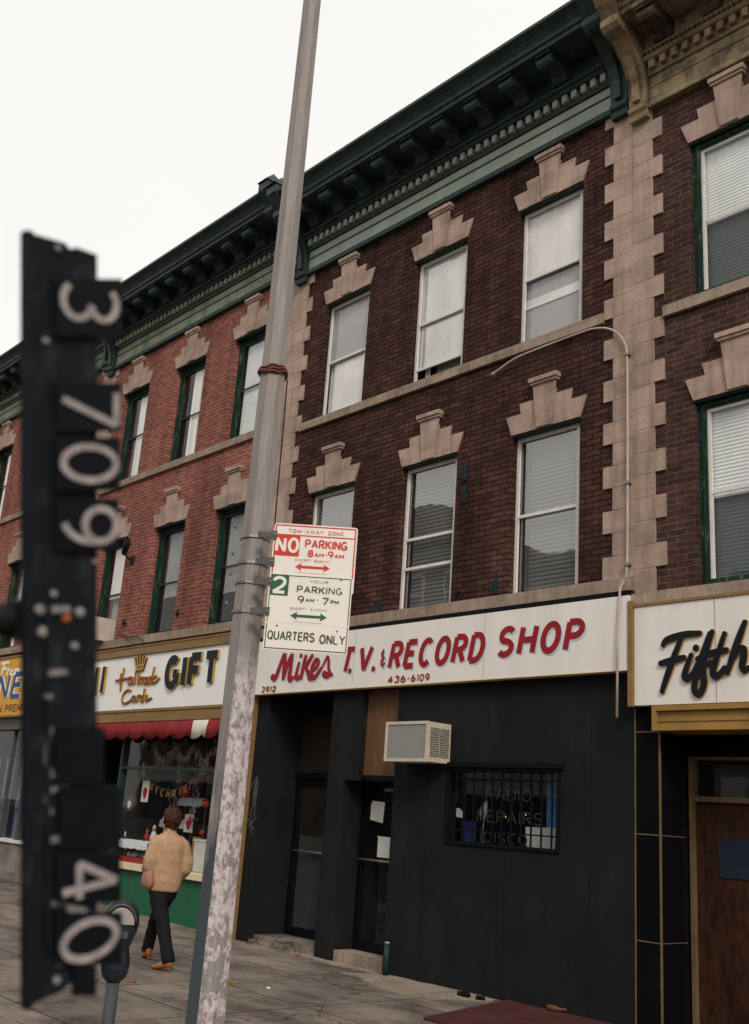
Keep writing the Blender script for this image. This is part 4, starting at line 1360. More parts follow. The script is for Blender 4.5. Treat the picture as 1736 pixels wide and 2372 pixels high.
k.box(L0 + .3, -12.57, -.14, -.003, 3.02, 3.154)
k.box(L0 + .3, -12.57, -.16, -.003, 2.99, 3.018)
k.build('sign_edge', MT['wood_trim'], hs)
for ch, u0, u1 in (('G', -14.86, -14.55), ('I', -14.36, -14.34), ('F', -14.16, -13.90), ('T', -13.74, -13.44)):
    two_tone(hs, 'raised_letter', lambda k, pn, ex: pn.text(k, ch, u0, 3.475, u1, .56, .125 + ex), 'letter_black', 'gold', -.1355, .04)
for x in (-17.29, -17.02):
    two_tone(hs, 'raised_letter', lambda k, pn, ex: pn.stroke(k, [(x, 3.52), (x, 3.98)], .10 + ex), 'letter_black', 'gold', -.1355, .04)
def d_script(part):
    def draw(k, pn, ex):
        for s in part:
            pn.stroke(k, smooth_path(s), .026 + ex, 0, True)
    return draw
two_tone(hs, 'raised_script', d_script([s for s in HALL if max(q[1] for q in s) > 3.56]), 'letter_rust', 'gold', -.1355, .025)
two_tone(hs, 'raised_script', d_script([s for s in HALL if max(q[1] for q in s) <= 3.56]), 'letter_rust', 'gold', -.1355, .025)
def d_crown(k, pn, ex):
    for s in CROWN:
        pn.stroke(k, s, .028 + ex)
    for s in CROWN[:5]:
        pn.disc(k, s[1], .022)
two_tone(hs, 'raised_crown', d_crown, 'gold', 'letter_brown', -.1355, .03)

aw = thing('awning', 'red scalloped awning valance with one white stripe over the gift shop window', 'awning', (-15, -.2, 2.7))
def valance(x0, x1):
    k = MB()
    n = max(2, int((x1 - x0) / .035))
    vs, fs = [], []
    for i in range(n + 1):
        x = x0 + (x1 - x0) * i / n
        ph = ((x + 16.7) / .44) % 1.0
        drop = 2.765 - .075 * math.sin(math.pi * ph) ** .8
        wv = .010 * math.sin(x * 5.3) + .004 * math.sin(x * 17 + 1)
        col = [(x, -.05, 3.0), (x, -.14, 2.985), (x, -.165 + wv * .2, 2.965), (x, -.185 + wv, 2.86), (x, -.19 + wv * 1.4, drop), (x, -.184 + wv * 1.4, drop), (x, -.15 + wv * .2, 2.95), (x, -.06, 2.975)]
        vs += col
        if i:
            a, b = 8 * i - 8, 8 * i
            for j in range(7):
                fs.append((a + j, b + j, b + j + 1, a + j + 1))
    k.add(vs, fs, True)
    return k
valance(-17.9, -13.931).build('canvas', MT['awning_red'], aw)
valance(-13.93, -13.50).build('white_stripe', MT['awning_white'], aw)
valance(-13.499, -12.62).build('canvas', MT['awning_red'], aw)
k = MB()
k.box(-17.9, -12.62, -.05, .1, 2.9, 2.984)
k.build('roller_box', MT['dark_in'], aw)

# card shop front
k = MB()
k.box(-16.36, -12.93, .0, .14, -.02, .672)
k.build('bulkhead', MT['green_panel'], lb)
k = MB()
for x in (-15.52, -14.25):
    k.box(x - .008, x + .008, -.006, -.0005, .02, .67)
k.build('panel_joint', MT['letter_brown'], lb)
k = MB()
k.box(-16.40, -12.92, -.075, .22, .674, .757)
k.build('window_sill', MT['cream_sill'], lb)
k = MB()
k.box(-12.92, -12.55, .0, .5, -.02, 2.985)
k.box(-18.88, -18.45, .0, .5, -.02, 2.985)
k.box(-18.449, -12.921, .05, .5, 2.78, 2.985)
k.build('shop_front', MT['black_matte'], lb)
k = MB()
k.box(-16.40, -16.33, .04, .16, .758, 2.779)
k.box(-12.99, -12.925, .04, .16, .758, 2.779)
k.box(-16.329, -12.991, .05, .13, 2.235, 2.275)
pw = k.build('shop_window', MT['green_old'], lb)
MB().add([(-16.33, .10, .758), (-12.99, .10, .758), (-12.99, .10, 2.778), (-16.33, .10, 2.778)], [(0, 1, 2, 3)]).build('pane', MT['shop_glass'], pw)
k = MB()
k.box(-16.33, -12.95, 1.5, 1.55, .1, 2.9)
k.box(-16.33, -12.95, .2, 1.49, .60, .70)
k.box(-18.44, -16.42, 1.5, 1.55, .05, 2.9)
k.box(-16.41, -16.345, .17, 1.49, .05, 2.9)
k.box(-18.44, -12.95, .2, 1.6, 2.90, 2.98)
k.box(-18.46, -18.445, .06, 1.5, -.02, 2.9)
k.box(-12.94, -12.92, .17, 1.5, .0, 2.9)
k.build('shop_interior', MT['dark_in'], lb)
k = MB()
frame_box(k, -17.6, -16.5, .08, 2.2, 1.2, 1.26, .09)
d4 = k.build('door', MT['green_old'], lb)
MB().box(-17.51, -16.59, 1.225, 1.235, .17, 2.11).build('pane', MT['shop_glass'], d4)
MB().tube([(-16.56, 1.16, .95), (-16.56, 1.16, 1.2)], .012).build('handle', MT['brass'], d4)

# display in the card shop window
G = 'festive display in the gift shop window'
k = MB()
pts = [(-15.98, 2.28), (-15.85, 2.14), (-15.6, 2.02), (-15.25, 1.945), (-14.9, 1.94), (-14.6, 2.02), (-14.35, 2.15), (-14.15, 2.30), (-14.05, 2.38)]
sp = smooth_path(pts, 4)
k.tube([(x, .26, z) for x, z in sp], .004, 5)
word = 'MERRYCHRISTMAS'
for i, ch in enumerate(word):
    q = 1.5 + i * (len(sp) - 4) / len(word)
    a = sp[int(q)]
    b = sp[min(int(q) + 1, len(sp) - 1)]
    f = q - int(q)
    cxx, czz = a[0] + (b[0] - a[0]) * f, a[1] + (b[1] - a[1]) * f
    p2 = Pen((0, .25, 0), (1, 0, 0), (0, 0, 1), (0, -1, 0), .004)
    p2.text(k, ch, cxx - .04, czz - .125, cxx + .04, .12, .024)
k.prism([(-16.03, 2.22), (-15.93, 2.22), (-15.95, 2.36), (-16.01, 2.36)], .25, .255)
k.prism([(-14.10, 2.32), (-14.0, 2.32), (-14.02, 2.50), (-14.08, 2.50)], .25, .255)
solo(k, 'letter_garland', 'gold_card', 'gold greeting letters strung in a drooping arc across the gift shop window', 'garland', G)
k = MB()
for (a, b, c) in ((-15.75, -15.15, 2.62), (-15.1, -14.55, 2.66), (-14.5, -13.95, 2.64), (-13.9, -13.3, 2.66)):
    for i in range(70):
        t = random.random()
        x = a + (b - a) * t
        z = c - .22 * math.sin(math.pi * t) + random.gauss(0, .03)
        y = .3 + random.gauss(0, .03)
        l = random.uniform(.05, .16)
        k.add([(x, y, z), (x + .012, y + .004, z), (x + .006 + random.uniform(-.03, .03), y, z - l)], [(0, 1, 2)])
for i in range(160):
    x = -15.05 + random.gauss(0, .10) if i < 60 else -14.45 + random.gauss(0, .08)
    z = random.uniform(1.5, 2.55)
    k.add([(x, .36, z), (x + .012, .362, z), (x + .006 + random.uniform(-.02, .02), .36, z - random.uniform(.04, .1))], [(0, 1, 2)])
solo(k, 'tinsel_garland', 'tinsel', 'swags and strands of silver tinsel hanging at the top of the gift shop window', 'garland', G)
def poster(x0, x1, z0, z1, y, label, m1='paper', m2='red_plain'):
    r = thing('greeting_poster', label, 'poster', ((x0 + x1) / 2, y, z0), G)
    MB().box(x0, x1, y, y + .006, z0, z1).build('card', MT[m1], r)
    k = MB()
    p2 = Pen((0, y, 0), (1, 0, 0), (0, 0, 1), (0, -1, 0), .002)
    w_, h_ = x1 - x0, z1 - z0
    p2.poly(k, [(x0 + w_ * (.5 + .3 * math.cos(t) * (1 + .25 * math.sin(3 * t))), z0 + h_ * (.42 + .28 * math.sin(t))) for t in [i * .5236 for i in range(12)]])
    k.build('printed_figure', MT[m2], r)
    return r
poster(-15.90, -15.68, 1.72, 2.06, .24, 'pale greeting poster with a red figure hanging under the letter garland')
poster(-16.28, -16.10, 1.56, 1.80, .2, 'small dark framed greeting poster at the left of the gift shop window', 'letter_brown', 'paper')
poster(-16.24, -16.14, 1.12, 1.28, .2, 'small blue printed card above the lace topped shelf', 'blue_dim', 'white_plain')
def shelf(x0, x1, z, y, label, cat='shelf'):
    r = thing('display_shelf', label, cat, ((x0 + x1) / 2, y, z), G)
    MB().box(x0, x1, y, y + .3, z - .02, z).build('board', MT['dark_in'], r)
    k = MB()
    n = 34
    vs, fs = [], []
    for i in range(n + 1):
        x = x0 - .02 + (x1 - x0 + .04) * i / n
        wv = .018 * math.sin(i * 1.7)
        vs += [(x, y + .05, z + .055 + random.uniform(0, .02)), (x, y - .02 + wv, z + .03), (x, y - .035 + wv, z - .075 + random.uniform(-.012, .012))]
        if i:
            a, b = 3 * i - 3, 3 * i
            fs += [(a, b, b + 1, a + 1), (a + 1, b + 1, b + 2, a + 2)]
    k.add(vs, fs, True)
    k.build('lace_cover', MT['cotton'], r)
    k = MB()
    k.box(x0 + .02, x0 + .04, y + .1, y + .12, .70, z - .021)
    k.box(x1 - .04, x1 - .02, y + .1, y + .12, .70, z - .021)
    k.build('leg', MT['steel'], r)
    return r
shelf(-16.30, -15.40, 1.05, .17, 'low display shelf with ruffled white lace beside the walking woman')
shelf(-16.0, -15.2, 1.42, .75, 'middle display shelf with frosted white cover behind the lace shelf')
shelf(-15.75, -15.05, 1.78, .9, 'upper display shelf with frosted white cover under the greeting poster')
k = MB()
for i in range(60):
    k.ball((random.uniform(-16.25, -15.45), random.uniform(.28, .5), .86 + random.uniform(-.015, .025)), random.uniform(.02, .04), 6, 4)
solo(k, 'cotton_snow', 'cotton', 'strip of white cotton snow lying on the red box in the gift shop window', 'decoration', G)
solo(MB().box(-16.29, -15.35, .20, .5, .758, .84).box(-16.30, -15.34, .19, .51, .815, .83), 'red_box', 'red_plain', 'long low red gift box on the cream window sill', 'box', G)
def ornament(x, y, z, r, label):
    k = MB()
    k.ball((x, y, z), r)
    k.tube([(x, y, z + r * .9), (x, y, z + r * 1.3)], r * .2, 6)
    k.tube([(x, y, z + r * 1.3), (x, y, 2.85)], .003, 4)
    solo(k, 'ball_ornament', 'red_plain', label, 'ornament', G)
ornament(-14.85, .42, 1.92, .09, 'largest red ball ornament hanging under the letter garland')
ornament(-14.72, .5, 1.50, .05, 'small red ball ornament hanging right of the woman')
ornament(-14.35, .5, 1.32, .045, 'lowest red ball ornament hanging near the lamp post')
ornament(-15.3, .6, 1.63, .045, 'small red ball ornament hanging left above the woman')
ornament(-15.5, .35, 2.42, .05, 'red ball ornament hanging at the top left of the gift shop window')
ornament(-14.1, .35, 1.75, .06, 'red ball ornament hanging at the right of the gift shop window')
poster(-15.05, -14.80, 1.30, 1.58, .6, 'pale greeting poster standing behind the head of the walking woman')
poster(-15.45, -15.28, 1.20, 1.40, .55, 'red greeting poster with a white figure standing on the lace shelf', 'red_plain', 'paper')
poster(-14.6, -14.35, .95, 1.25, .5, 'gold greeting poster with a red figure low beside the white display box', 'gold_card', 'red_plain')
k = MB()
rnd = random.Random(3)
for i in range(260):
    t = rnd.random() * 6.283
    r = .20 + rnd.gauss(0, .035)
    c = (-14.45 + r * math.cos(t), .75 + rnd.gauss(0, .03), 2.05 + r * math.sin(t))
    d = (rnd.uniform(-.05, .05), rnd.uniform(-.03, .03), rnd.uniform(-.05, .05))
    k.add([c, (c[0] + d[0], c[1] + d[1], c[2] + d[2]), (c[0] + d[2] * .4, c[1], c[2] - d[0] * .4)], [(0, 1, 2)])
solo(k, 'wreath', 'green_panel', 'green wreath hanging at the back of the gift shop window', 'wreath', G)
k = MB()
star = []
for i in range(10):
    r = .10 if i % 2 == 0 else .045
    star.append((-15.12 + r * math.sin(i * math.pi / 5), 1.62 + r * math.cos(i * math.pi / 5)))
k.prism(star, .40, .42)
k.tube([(-15.12, .41, 1.7), (-15.12, .41, 2.85)], .003, 4)
solo(k, 'star_ornament', 'gold_card', 'gold star ornament hanging above the woman', 'ornament', G)
def doll(x, y, z, h, label, m):
    r = thing('figurine', label, 'figurine', (x, y, z), G)
    MB().loft([(V(x, y, z), (1, 0, 0), (0, 1, 0), h * .30, h * .25), (V(x, y, z + h * .3), (1, 0, 0), (0, 1, 0), h * .26, h * .22), (V(x, y, z + h * .62), (1, 0, 0), (0, 1, 0), h * .12, h * .1)], 10).build('body', MT[m], r)
    MB().ball((x, y, z + h * .74), h * .13).build('head', MT['skin'], r)
    MB().loft([(V(x, y, z + h * .80), (1, 0, 0), (0, 1, 0), h * .14, h * .14), (V(x, y, z + h), (1, 0, 0), (0, 1, 0), h * .03, h * .03)], 9).build('hat', MT[m], r)
doll(-15.80, .38, 1.11, .20, 'small red hatted figurine standing on the lace shelf', 'red_plain')
doll(-15.62, .40, 1.11, .26, 'pale bulky figurine standing on the right of the lace shelf', 'white_plain')
k = MB()
k.box(-14.15, -13.45, .25, .5, .759, 1.20)
k.box(-14.17, -13.43, .24, .51, 1.201, 1.23)
solo(k, 'display_box', 'white_plain', 'white display box in the gift shop window beside the lamp post', 'box', G)

# small things on the red wall
fl = thing('flood_light', 'black flood light on the red brick wall between second floor windows', 'flood light', (-16.85, -.1, 5.95))
k = MB()
k.loft([(V(-16.93, -.16, 6.06), (.3, 0, -.95), (0, 1, 0), .055, .055), (V(-16.75, -.22, 6.26), (.3, 0, -.95), (0, 1, 0), .075, .075)], 10)
k.build('lamp_head', MT['iron'], fl)
k = MB()
k.tube([(-16.86, 0, 5.95), (-16.88, -.10, 5.97), (-16.88, -.17, 6.08)], .02)
k.box(-16.93, -16.79, -.03, -.001, 5.88, 6.02)
k.build('wall_mount', MT['iron'], fl)
iron(-16.83, 4.78, 0, 0, 'black star anchor on the red wall beside the left window air conditioner', 1)
iron(-15.05, 4.78, 0, 0, 'black star anchor on the red wall between the two right windows', 1)
ac2 = thing('air_conditioner', 'small beige air conditioner in a green framed window of the red brick wall', 'air conditioner', (-17.65, -.1, 4.5))
k = MB()
k.box(-17.93, -17.36, -.30, .12, 4.485, 4.90)
k.build('case', MT['tan_case'], ac2)
MB().box(-17.89, -17.40, -.312, -.301, 4.52, 4.865).build('coil_screen', MT['grey_mesh'], ac2)
k = MB()
k.tube([(-16.95, -.06, 4.56), (-16.6, -.10, 4.50), (-16.1, -.12, 4.46), (-15.7, -.16, 4.30)], .008, 5)
k.tube([(-16.6, -.10, 4.50), (-16.4, -.14, 4.42), (-15.95, -.17, 4.27)], .006, 5)
tag(k.build('cable', MT['wire']), 'thin black cable sagging over the stone sill above the gift shop sign', 'cable')

# ------------------------------------------------------------------ the far left building
LF = L0 - W
fb = thing('brick_building', 'farthest red brick building with green cornice above the yellow sign', 'building', (LF + W / 2, 0, 0), 'row of brick shop buildings')
upper_floors(fb, LF, W, .38, 'brick_red', ((sB([.5], [(.4, 1, 0, 1, 'curtain', .065)]),) * 3, (sB([.5], [(.45, 1, 0, 1, 'curtain', .065)]),) * 3), 4.68, -.04)
cornice(fb, LF, W, .38, 'green_dark', 'green_moss', 'green_dark')
ys = thing('shop_sign', 'yellow shop sign with blue block letters and white script', 'shop sign', (LF + 3.2, 0, 3.2))
MB().box(LF + .3, L0 - .2, -.11, -.004, 3.23, 4.42).build('sign_panel', MT['yellow_sign'], ys)
k = MB()
k.box(LF + .3, L0 - .2, -.13, -.003, 4.421, 4.46)
k.box(LF + .3, L0 - .2, -.13, -.003, 3.19, 3.229)
k.build('sign_edge', MT['wood_trim'], ys)
p2 = Pen((0, -.11, 0), (1, 0, 0), (0, 0, 1), (0, -1, 0), .002)
k = MB()
p2.text(k, 'NE', -21.68, 3.545, -20.55, .55, .125, 0, .1, .35)
k.build('lettering_shadow', MT['sign_bright'], ys)
k = MB()
p2.text(k, 'NE', -21.73, 3.555, -20.60, .55, .10, .005, .1, .35)
k.build('lettering', MT['letter_blue'], ys)
k = MB()
for s in FRENCH:
    p2.stroke(k, smooth_path(s), .055, .003)
k.build('script_lettering', MT['sign_bright'], ys)
k = MB()
p2.text(k, 'ON PREMISES', -21.75, 3.29, -19.75, .16, .03, .003)
k.build('small_lettering', MT['letter_brown'], ys)
k = MB()
k.box(LF + .1, L0 - .06, -.02, .5, 2.9 + .05, 3.188)
k.build('shutter_box', MT['steel_dark'], fb)
k = MB()
k.box(LF + .1, L0 - .4, -.02, .3, -.02, .80)
k.build('bulkhead', MT['pinkish_stone'], fb)
k = MB()
k.box(LF + .1, L0 - .4, -.06, .32, .802, .85)
k.build('window_sill', MT['frame_white'], fb)
k = MB()
k.box(L0 - .4, L0 - .03, 0, .5, -.02, 2.94)
for x in (-21.9, -20.95, -20.15):
    k.box(x - .025, x + .025, .06, .14, .851, 2.94)
k.build('shop_front', MT['steel_dark'], fb)
MB().add([(LF + .1, .10, .851), (L0 - .4, .10, .851), (L0 - .4, .10, 2.94), (LF + .1, .10, 2.94)], [(0, 1, 2, 3)]).build('shop_pane', MT['shop_glass'], fb)
k = MB()
k.box(LF + .2, L0 - .2, 1.4, 1.5, 0, 3.0)
k.box(LF + .2, L0 - .2, .2, 1.39, .7, .8)
k.build('shop_interior', MT['dark_in'], fb)
cm = folds('blue curtain', (.10, .15, .24), 18)
k = MB()
for a, b in ((-22.7, -21.95), (-21.6, -21.2), (-20.85, -20.4), (-20.1, -19.7)):
    vs, fs_ = [], []
    for i in range(15):
        x = a + (b - a) * i / 14
        vs += [(x, .3 + .03 * math.sin(i * 1.9), .86), (x - .05, .3 + .03 * math.sin(i * 1.9 + .4), 2.4)]
        if i:
            fs_.append((2 * i - 2, 2 * i, 2 * i + 1, 2 * i - 1))
    k.add(vs, fs_, True)
    k.box(a + .05, b - .05, .255, .262, 1.42, 1.62)
k.build('shop_curtain', cm, fb)

# ------------------------------------------------------------------ the other side of the avenue (seen in the window reflections)
def across(x0, x1, h, mat, label, dome=False):
    y = -24.0
    r = thing('terrace_building', label, 'building', ((x0 + x1) / 2, y, 0), 'buildings across the avenue')
    k = MB()
    k.box(x0 + .01, x1 - .01, y - 9, y, -.3, h)
    k.build('wall', MT[mat], r)
    k = MB()
    k.box(x0 + .02, x1 - .02, y + .001, y + .5, h - .45, h + .1)
    k.box(x0 + .02, x1 - .02, y + .001, y + .25, h - .9, h - .46)
    k.build('cornice', MT['green_dark'], r)
    if dome:
        k = MB()
        n = 12
        xm, rr = (x0 + x1) / 2, (x1 - x0) * .42
        pts = [(xm + rr * math.cos(math.pi * i / n), h + .1 + rr * .55 * math.sin(math.pi * i / n)) for i in range(n + 1)]
        k.prism(pts, y - .6, y + .1)
        k.build('gable', MT[mat], r)
    zf = 4.6
    while zf + 2.2 < h:
        for i in range(3):
            cx = x0 + (x1 - x0) * (i + .5) / 3
            k = MB()
            frame_box(k, cx - .5, cx + .5, zf, zf + 1.9, y + .001, y + .06, .07)
            k.box(cx - .43, cx + .43, y + .003, y + .05, zf + .92, zf + .98)
            w_ = k.build('window', MT['frame_white'], r)
            MB().box(cx - .43, cx + .43, y + .002, y + .02, zf + .07, zf + 1.83).build('pane', MT['blue_dim'], w_)
        zf += 3.2
    k = MB()
    k.box(x0 + .3, x1 - .3, y + .002, y + .15, 3.0, 3.9)
    k.build('fascia', MT['sign_white'], r)
    k = MB()
    k.box(x0 + .4, x1 - .4, y + .003, y + .05, .7, 2.9)
    k.build('shop_window', MT['blue_dim'], r)
xs = [-58, -51.4, -44.8, -38.2, -31.0, -24.6, -18.2, -11.8, -5.4, 1.0, 7.4]
hs_ = [10.6, 11.4, 10.4, 14.6, 12.6, 10.2, 10.8, 10.2, 10.6, 10.2]
ls = ['tan brick house across the avenue at the far left of the row', 'brown brick house across the avenue second in the row', 'tan brick house across the avenue left of the gabled one', 'tall brown house with a round gable across the avenue', 'tan brick house across the avenue right of the gabled one', 'brown brick house across the avenue facing the gift shop', 'tan brick house across the avenue facing the lamp post', 'brown brick house across the avenue facing the record shop', 'tan brick house across the avenue behind the camera', 'brown brick house across the avenue at the right end']
for i in range(10):
    across(xs[i], xs[i + 1], hs_[i], 'opp_a' if i % 2 == 0 else 'opp_b', ls[i], i == 3)

# ------------------------------------------------------------------ street lamp post
PX, PY = -5.03, -5.50
lp = thing('lamp_post', 'tall octagonal grey steel lamp post with torn posters at the kerb', 'lamp post', (PX, PY, 0))
def octo(k, levels, rot=RAD(22.5 + 12)):
    a = V(math.cos(rot), math.sin(rot), 0)
    b = V(-math.sin(rot), math.cos(rot), 0)
    k.loft([((PX, PY, z), a, b, r, r) for z, r in levels], 8, False)
k = MB()
octo(k, [(.0, .122), (.6, .110), (2.0, .098), (3.1, .090), (4.34, .083), (4.36, .080), (7.3, .066), (9.4, .055)])
k.build('post', MT['post'], lp)
k = MB()
octo(k, [(.0, .20), (.03, .20), (.05, .15), (.20, .135), (.22, .124)])
k.build('base_flange', MT['steel_dark'], lp)
k = MB()
octo(k, [(9.401, .07), (9.46, .05), (9.50, .01)])
k.build('post_cap', MT['steel_dark'], lp)
k = MB()
k.tube([(PX, PY, 9.2), (PX + .25, PY - .6, 9.55), (PX + .55, PY - 1.5, 9.65), (PX + .6, PY - 1.9, 9.65)], .035)
k.build('arm', MT['steel'], lp)
k = MB()
k.loft([(V(PX + .6, PY - 1.85, 9.64), (1, 0, 0), (0, 0, 1), .05, .05), (V(PX + .63, PY - 2.1, 9.64), (1, 0, 0), (0, 0, 1), .15, .08), (V(PX + .68, PY - 2.5, 9.62), (1, 0, 0), (0, 0, 1), .13, .06), (V(PX + .7, PY - 2.6, 9.62), (1, 0, 0), (0, 0, 1), .03, .02)], 12)
k.build('lamp_head', MT['steel'], lp)
k = MB()
for i, (z, r) in enumerate(((4.350, .010), (4.364, .009), (4.377, .009))):
    rr = .090
    ring = [(PX + rr * math.cos(t) * (1 + .03 * math.sin(5 * t + i)), PY + rr * math.sin(t), z + .010 * math.sin(2 * t + i) + .006 * math.sin(7 * t)) for t in [j * math.pi / 12 for j in range(25)]]
    k.tube(ring, r, 6)
k.build('tape_band', MT['tape_red'], lp)
k = MB()
k.tube([(PX + .058, PY + .075, 4.33), (PX + .066, PY + .077, 3.9), (PX + .069, PY + .079, 3.5), (PX + .072, PY + .080, 3.35)], .0045, 5)
k.build('loose_strap', MT['wire'], lp)

# ------------------------------------------------------------------ the two parking signs strapped to the post
S0 = V(-4.803, -5.53, 0)
SR = V(.6740, .7387, 0).normalized()
SU = V(0, 0, 1)
SN = V(.7387, -.6740, 0).normalized()
def band(k, z, dr=.004):
    rr = .096 + (3.1 - z) * .006
    pts = []
    for j in range(9):
        t = RAD(22.5 + 12) + j * math.pi / 4
        pts.append((PX + (rr + dr) * math.cos(t), PY + (rr + dr) * math.sin(t)))
    for j in range(8):
        a, b = pts[j], pts[j + 1]
        k.add([(a[0], a[1], z - .008), (b[0], b[1], z - .008), (b[0], b[1], z + .008), (a[0], a[1], z + .008)], [(0, 1, 2, 3)])
def bracket(par, z):
    k = MB()
    band(k, z + .015)
    k.build('strap_band', MT['steel'], par)
    k = MB()
    o = S0 + SU * z
    k.obox(o, SR, SU, SN, (-.085, -.018, -.014), (.018, .020, .0))
    k.obox(o, SR, SU, SN, (-.016, -.024, .0045), (.020, .026, .010))
    k.obox(o, SR, SU, SN, (-.092, -.022, -.022), (-.075, .016, .010))
    b = k.build('strap_bracket', MT['steel_dark'], par)
    k = MB()
    k.ball(o + SR * .006 + SN * .013, .007, 7, 5)
    k.obox(S0 + SU * (z + .015), SN, SU, SR, (.06, -.008, -.22), (.115, .008, -.212))
    k.build('bolt', MT['screw'], b)
def rounded(u0, u1, v0, v1, r, tl=1, tr=1, br=1, bl=1):
    p = []
    for cx, cy, a0, on in ((u1 - r, v1 - r, 0, tr), (u0 + r, v1 - r, 90, tl), (u0 + r, v0 + r, 180, bl), (u1 - r, v0 + r, 270, br)):
        if on:
            p += [(cx + r * math.cos(RAD(a0 + i * 18)), cy + r * math.sin(RAD(a0 + i * 18))) for i in range(6)]
        else:
            p.append((cx + r * (1 if a0 in (0, 270) else -1), cy + r * (1 if a0 in (0, 90) else -1)))
    return p
pn = Pen(S0, SR, SU, SN, .0006)
def outline(k, u0, u1, v0, v1, w, lift, sides='lrtb'):
    if 'l' in sides:
        pn.rect(k, u0, u0 + w, v0, v1, lift)
    if 'r' in sides:
        pn.rect(k, u1 - w, u1, v0, v1, lift)
    if 't' in sides:
        pn.rect(k, u0 + w, u1 - w, v1 - w, v1, lift)
    if 'b' in sides:
        pn.rect(k, u0 + w, u1 - w, v0, v0 + w, lift)
def arrow(k, u0, u1, v, h, lift):
    hw, hl = h * .5, (u1 - u0) * .19
    pn.poly(k, [(u0, v), (u0 + hl, v + hw), (u0 + hl * .88, v + hw * .33), (u1 - hl * .88, v + hw * .33), (u1 - hl, v + hw), (u1, v), (u1 - hl, v - hw), (u1 - hl * .88, v - hw * .33), (u0 + hl * .88, v - hw * .33), (u0 + hl, v - hw)], lift)
def bolt_heads(par, pts):
    k = MB()
    for u, v in pts:
        k.ball(S0 + SR * u + SU * v + SN * .006, .006, 7, 5)
    k.build('bolt_head', MT['steel_dark'], par)

# upper sign, red on white
ns = thing('parking_sign', 'red and white no parking sign, the upper of two strapped to the lamp post', 'traffic sign', (-4.803, -5.53, 2.93))
k = MB()
pn.poly(k, rounded(0, .49, 2.93, 3.332, .016), -.003, .003)
k.build('sign_panel', MT['road_sign_white'], ns)
k = MB()
outline(k, .008, .482, 2.94, 3.324, .0075, .0002, 'lr')
pn.rect(k, .0155, .4745, 3.3165, 3.324, .0002)
pn.rect(k, .0155, .4745, 3.260, 3.267, .0002)
k.build('red_border', MT['sign_red'], ns)
k = MB()
arrow(k, .140, .345, 3.076, .048, .0002)
k.build('red_arrow', MT['sign_red'], ns)
k = MB()
pn.text(k, 'PARKING', .192, 3.190, .432, .054, .0098, .0002)
k.build('red_lettering', MT['sign_red'], ns)
k = MB()
pn.text(k, '8', .212, 3.139, .238, .042, .0078, .0002)
pn.text(k, 'AM', .250, 3.140, .300, .026, .0055, .0002)
pn.rect(k, .310, .323, 3.154, 3.158, .0002)
pn.text(k, '9', .328, 3.139, .355, .042, .0078, .0002)
pn.text(k, 'AM', .366, 3.140, .418, .026, .0055, .0002)
k.build('red_hours', MT['sign_red'], ns)
k = MB()
pn.rect(k, .0156, .157, 3.136, 3.2598, .0002, .0010)
k.build('red_block', MT['sign_red'], ns)
k = MB()
pn.text(k, 'NO', .024, 3.154, .146, .094, .0175, .0016, 0, .34)
k.build('white_lettering', MT['road_sign_white'], ns)
k = MB()
pn.text(k, 'TOW-AWAY ZONE', .088, 3.278, .408, .023, .0040, .0002, 0, .34, .75)
pn.text(k, 'EXCEPT SUNDAY', .140, 3.110, .346, .014, .0022, .0002, 0, .36, .9)
for a, b in ((.16, .215), (.225, .325)):
    pn.rect(k, a, b, 3.040, 3.0425, .0002)
k.build('faded_lettering', MT['sign_pink'], ns)
for z in (3.255, 3.095):
    bracket(ns, z)

# lower sign, green on white
hsn = thing('parking_sign', 'green and white two hour parking sign, the lower of two strapped to the lamp post', 'traffic sign', (-4.803, -5.53, 2.585))
k = MB()
pn.poly(k, rounded(0, .482, 2.738, 3.026, .008, 1, 1, 0, 0), .0035, .003)
pn.poly(k, rounded(0, .482, 2.582, 2.737, .008, 0, 0, 1, 1), .0035, .003)
k.build('sign_panel', MT['road_sign_white'], hsn)
lf = .0066
k = MB()
pn.rect(k, .008, .115, 2.898, 3.022, lf, .0010)
k.build('green_block', MT['sign_green'], hsn)
k = MB()
pn.text(k, '2', .028, 2.908, .094, .104, .0185, lf + .0016)
k.build('white_lettering', MT['road_sign_white'], hsn)
k = MB()
arrow(k, .140, .350, 2.786, .050, lf)
outline(k, .470, .4755, 2.745, 3.02, .0055, lf, 'l')
k.build('green_arrow', MT['sign_green'], hsn)
k = MB()
pn.rect(k, .116, .470, 3.0155, 3.0205, lf)
pn.rect(k, .008, .013, 2.745, 2.897, lf)
k.build('olive_border', MT['sign_olive'], hsn)
k = MB()
outline(k, .008, .4755, 2.590, 2.735, .0055, lf, 'lrb')
k.build('olive_border', MT['sign_olive'], hsn)
k = MB()
pn.text(k, 'PARKING', .168, 2.922, .424, .042, .0062, lf)
k.build('olive_lettering', MT['sign_olive'], hsn)
k = MB()
pn.text(k, '9', .176, 2.861, .208, .044, .0066, lf)
pn.text(k, 'AM', .222, 2.870, .268, .022, .0040, lf)
pn.rect(k, .283, .295, 2.884, 2.8875, lf)
pn.text(k, '7', .318, 2.858, .352, .044, .0066, lf)
pn.text(k, 'PM', .366, 2.868, .410, .022, .0040, lf)
k.build('olive_hours', MT['sign_olive'], hsn)
for wd, u0, v0, u1 in (('QUARTERS', .024, 2.640, .288), ('ONLY', .322, 2.635, .462)):
    k = MB()
    pn.text(k, wd, u0, v0, u1, .054, .0078, lf)
    k.build('olive_lettering', MT['sign_olive'], hsn)
k = MB()
pn.text(k, 'HOUR', .240, 2.984, .342, .018, .0030, lf)
pn.text(k, 'EXCEPT SUNDAY', .140, 2.822, .348, .013, .0020, lf, 0, .36, .9)
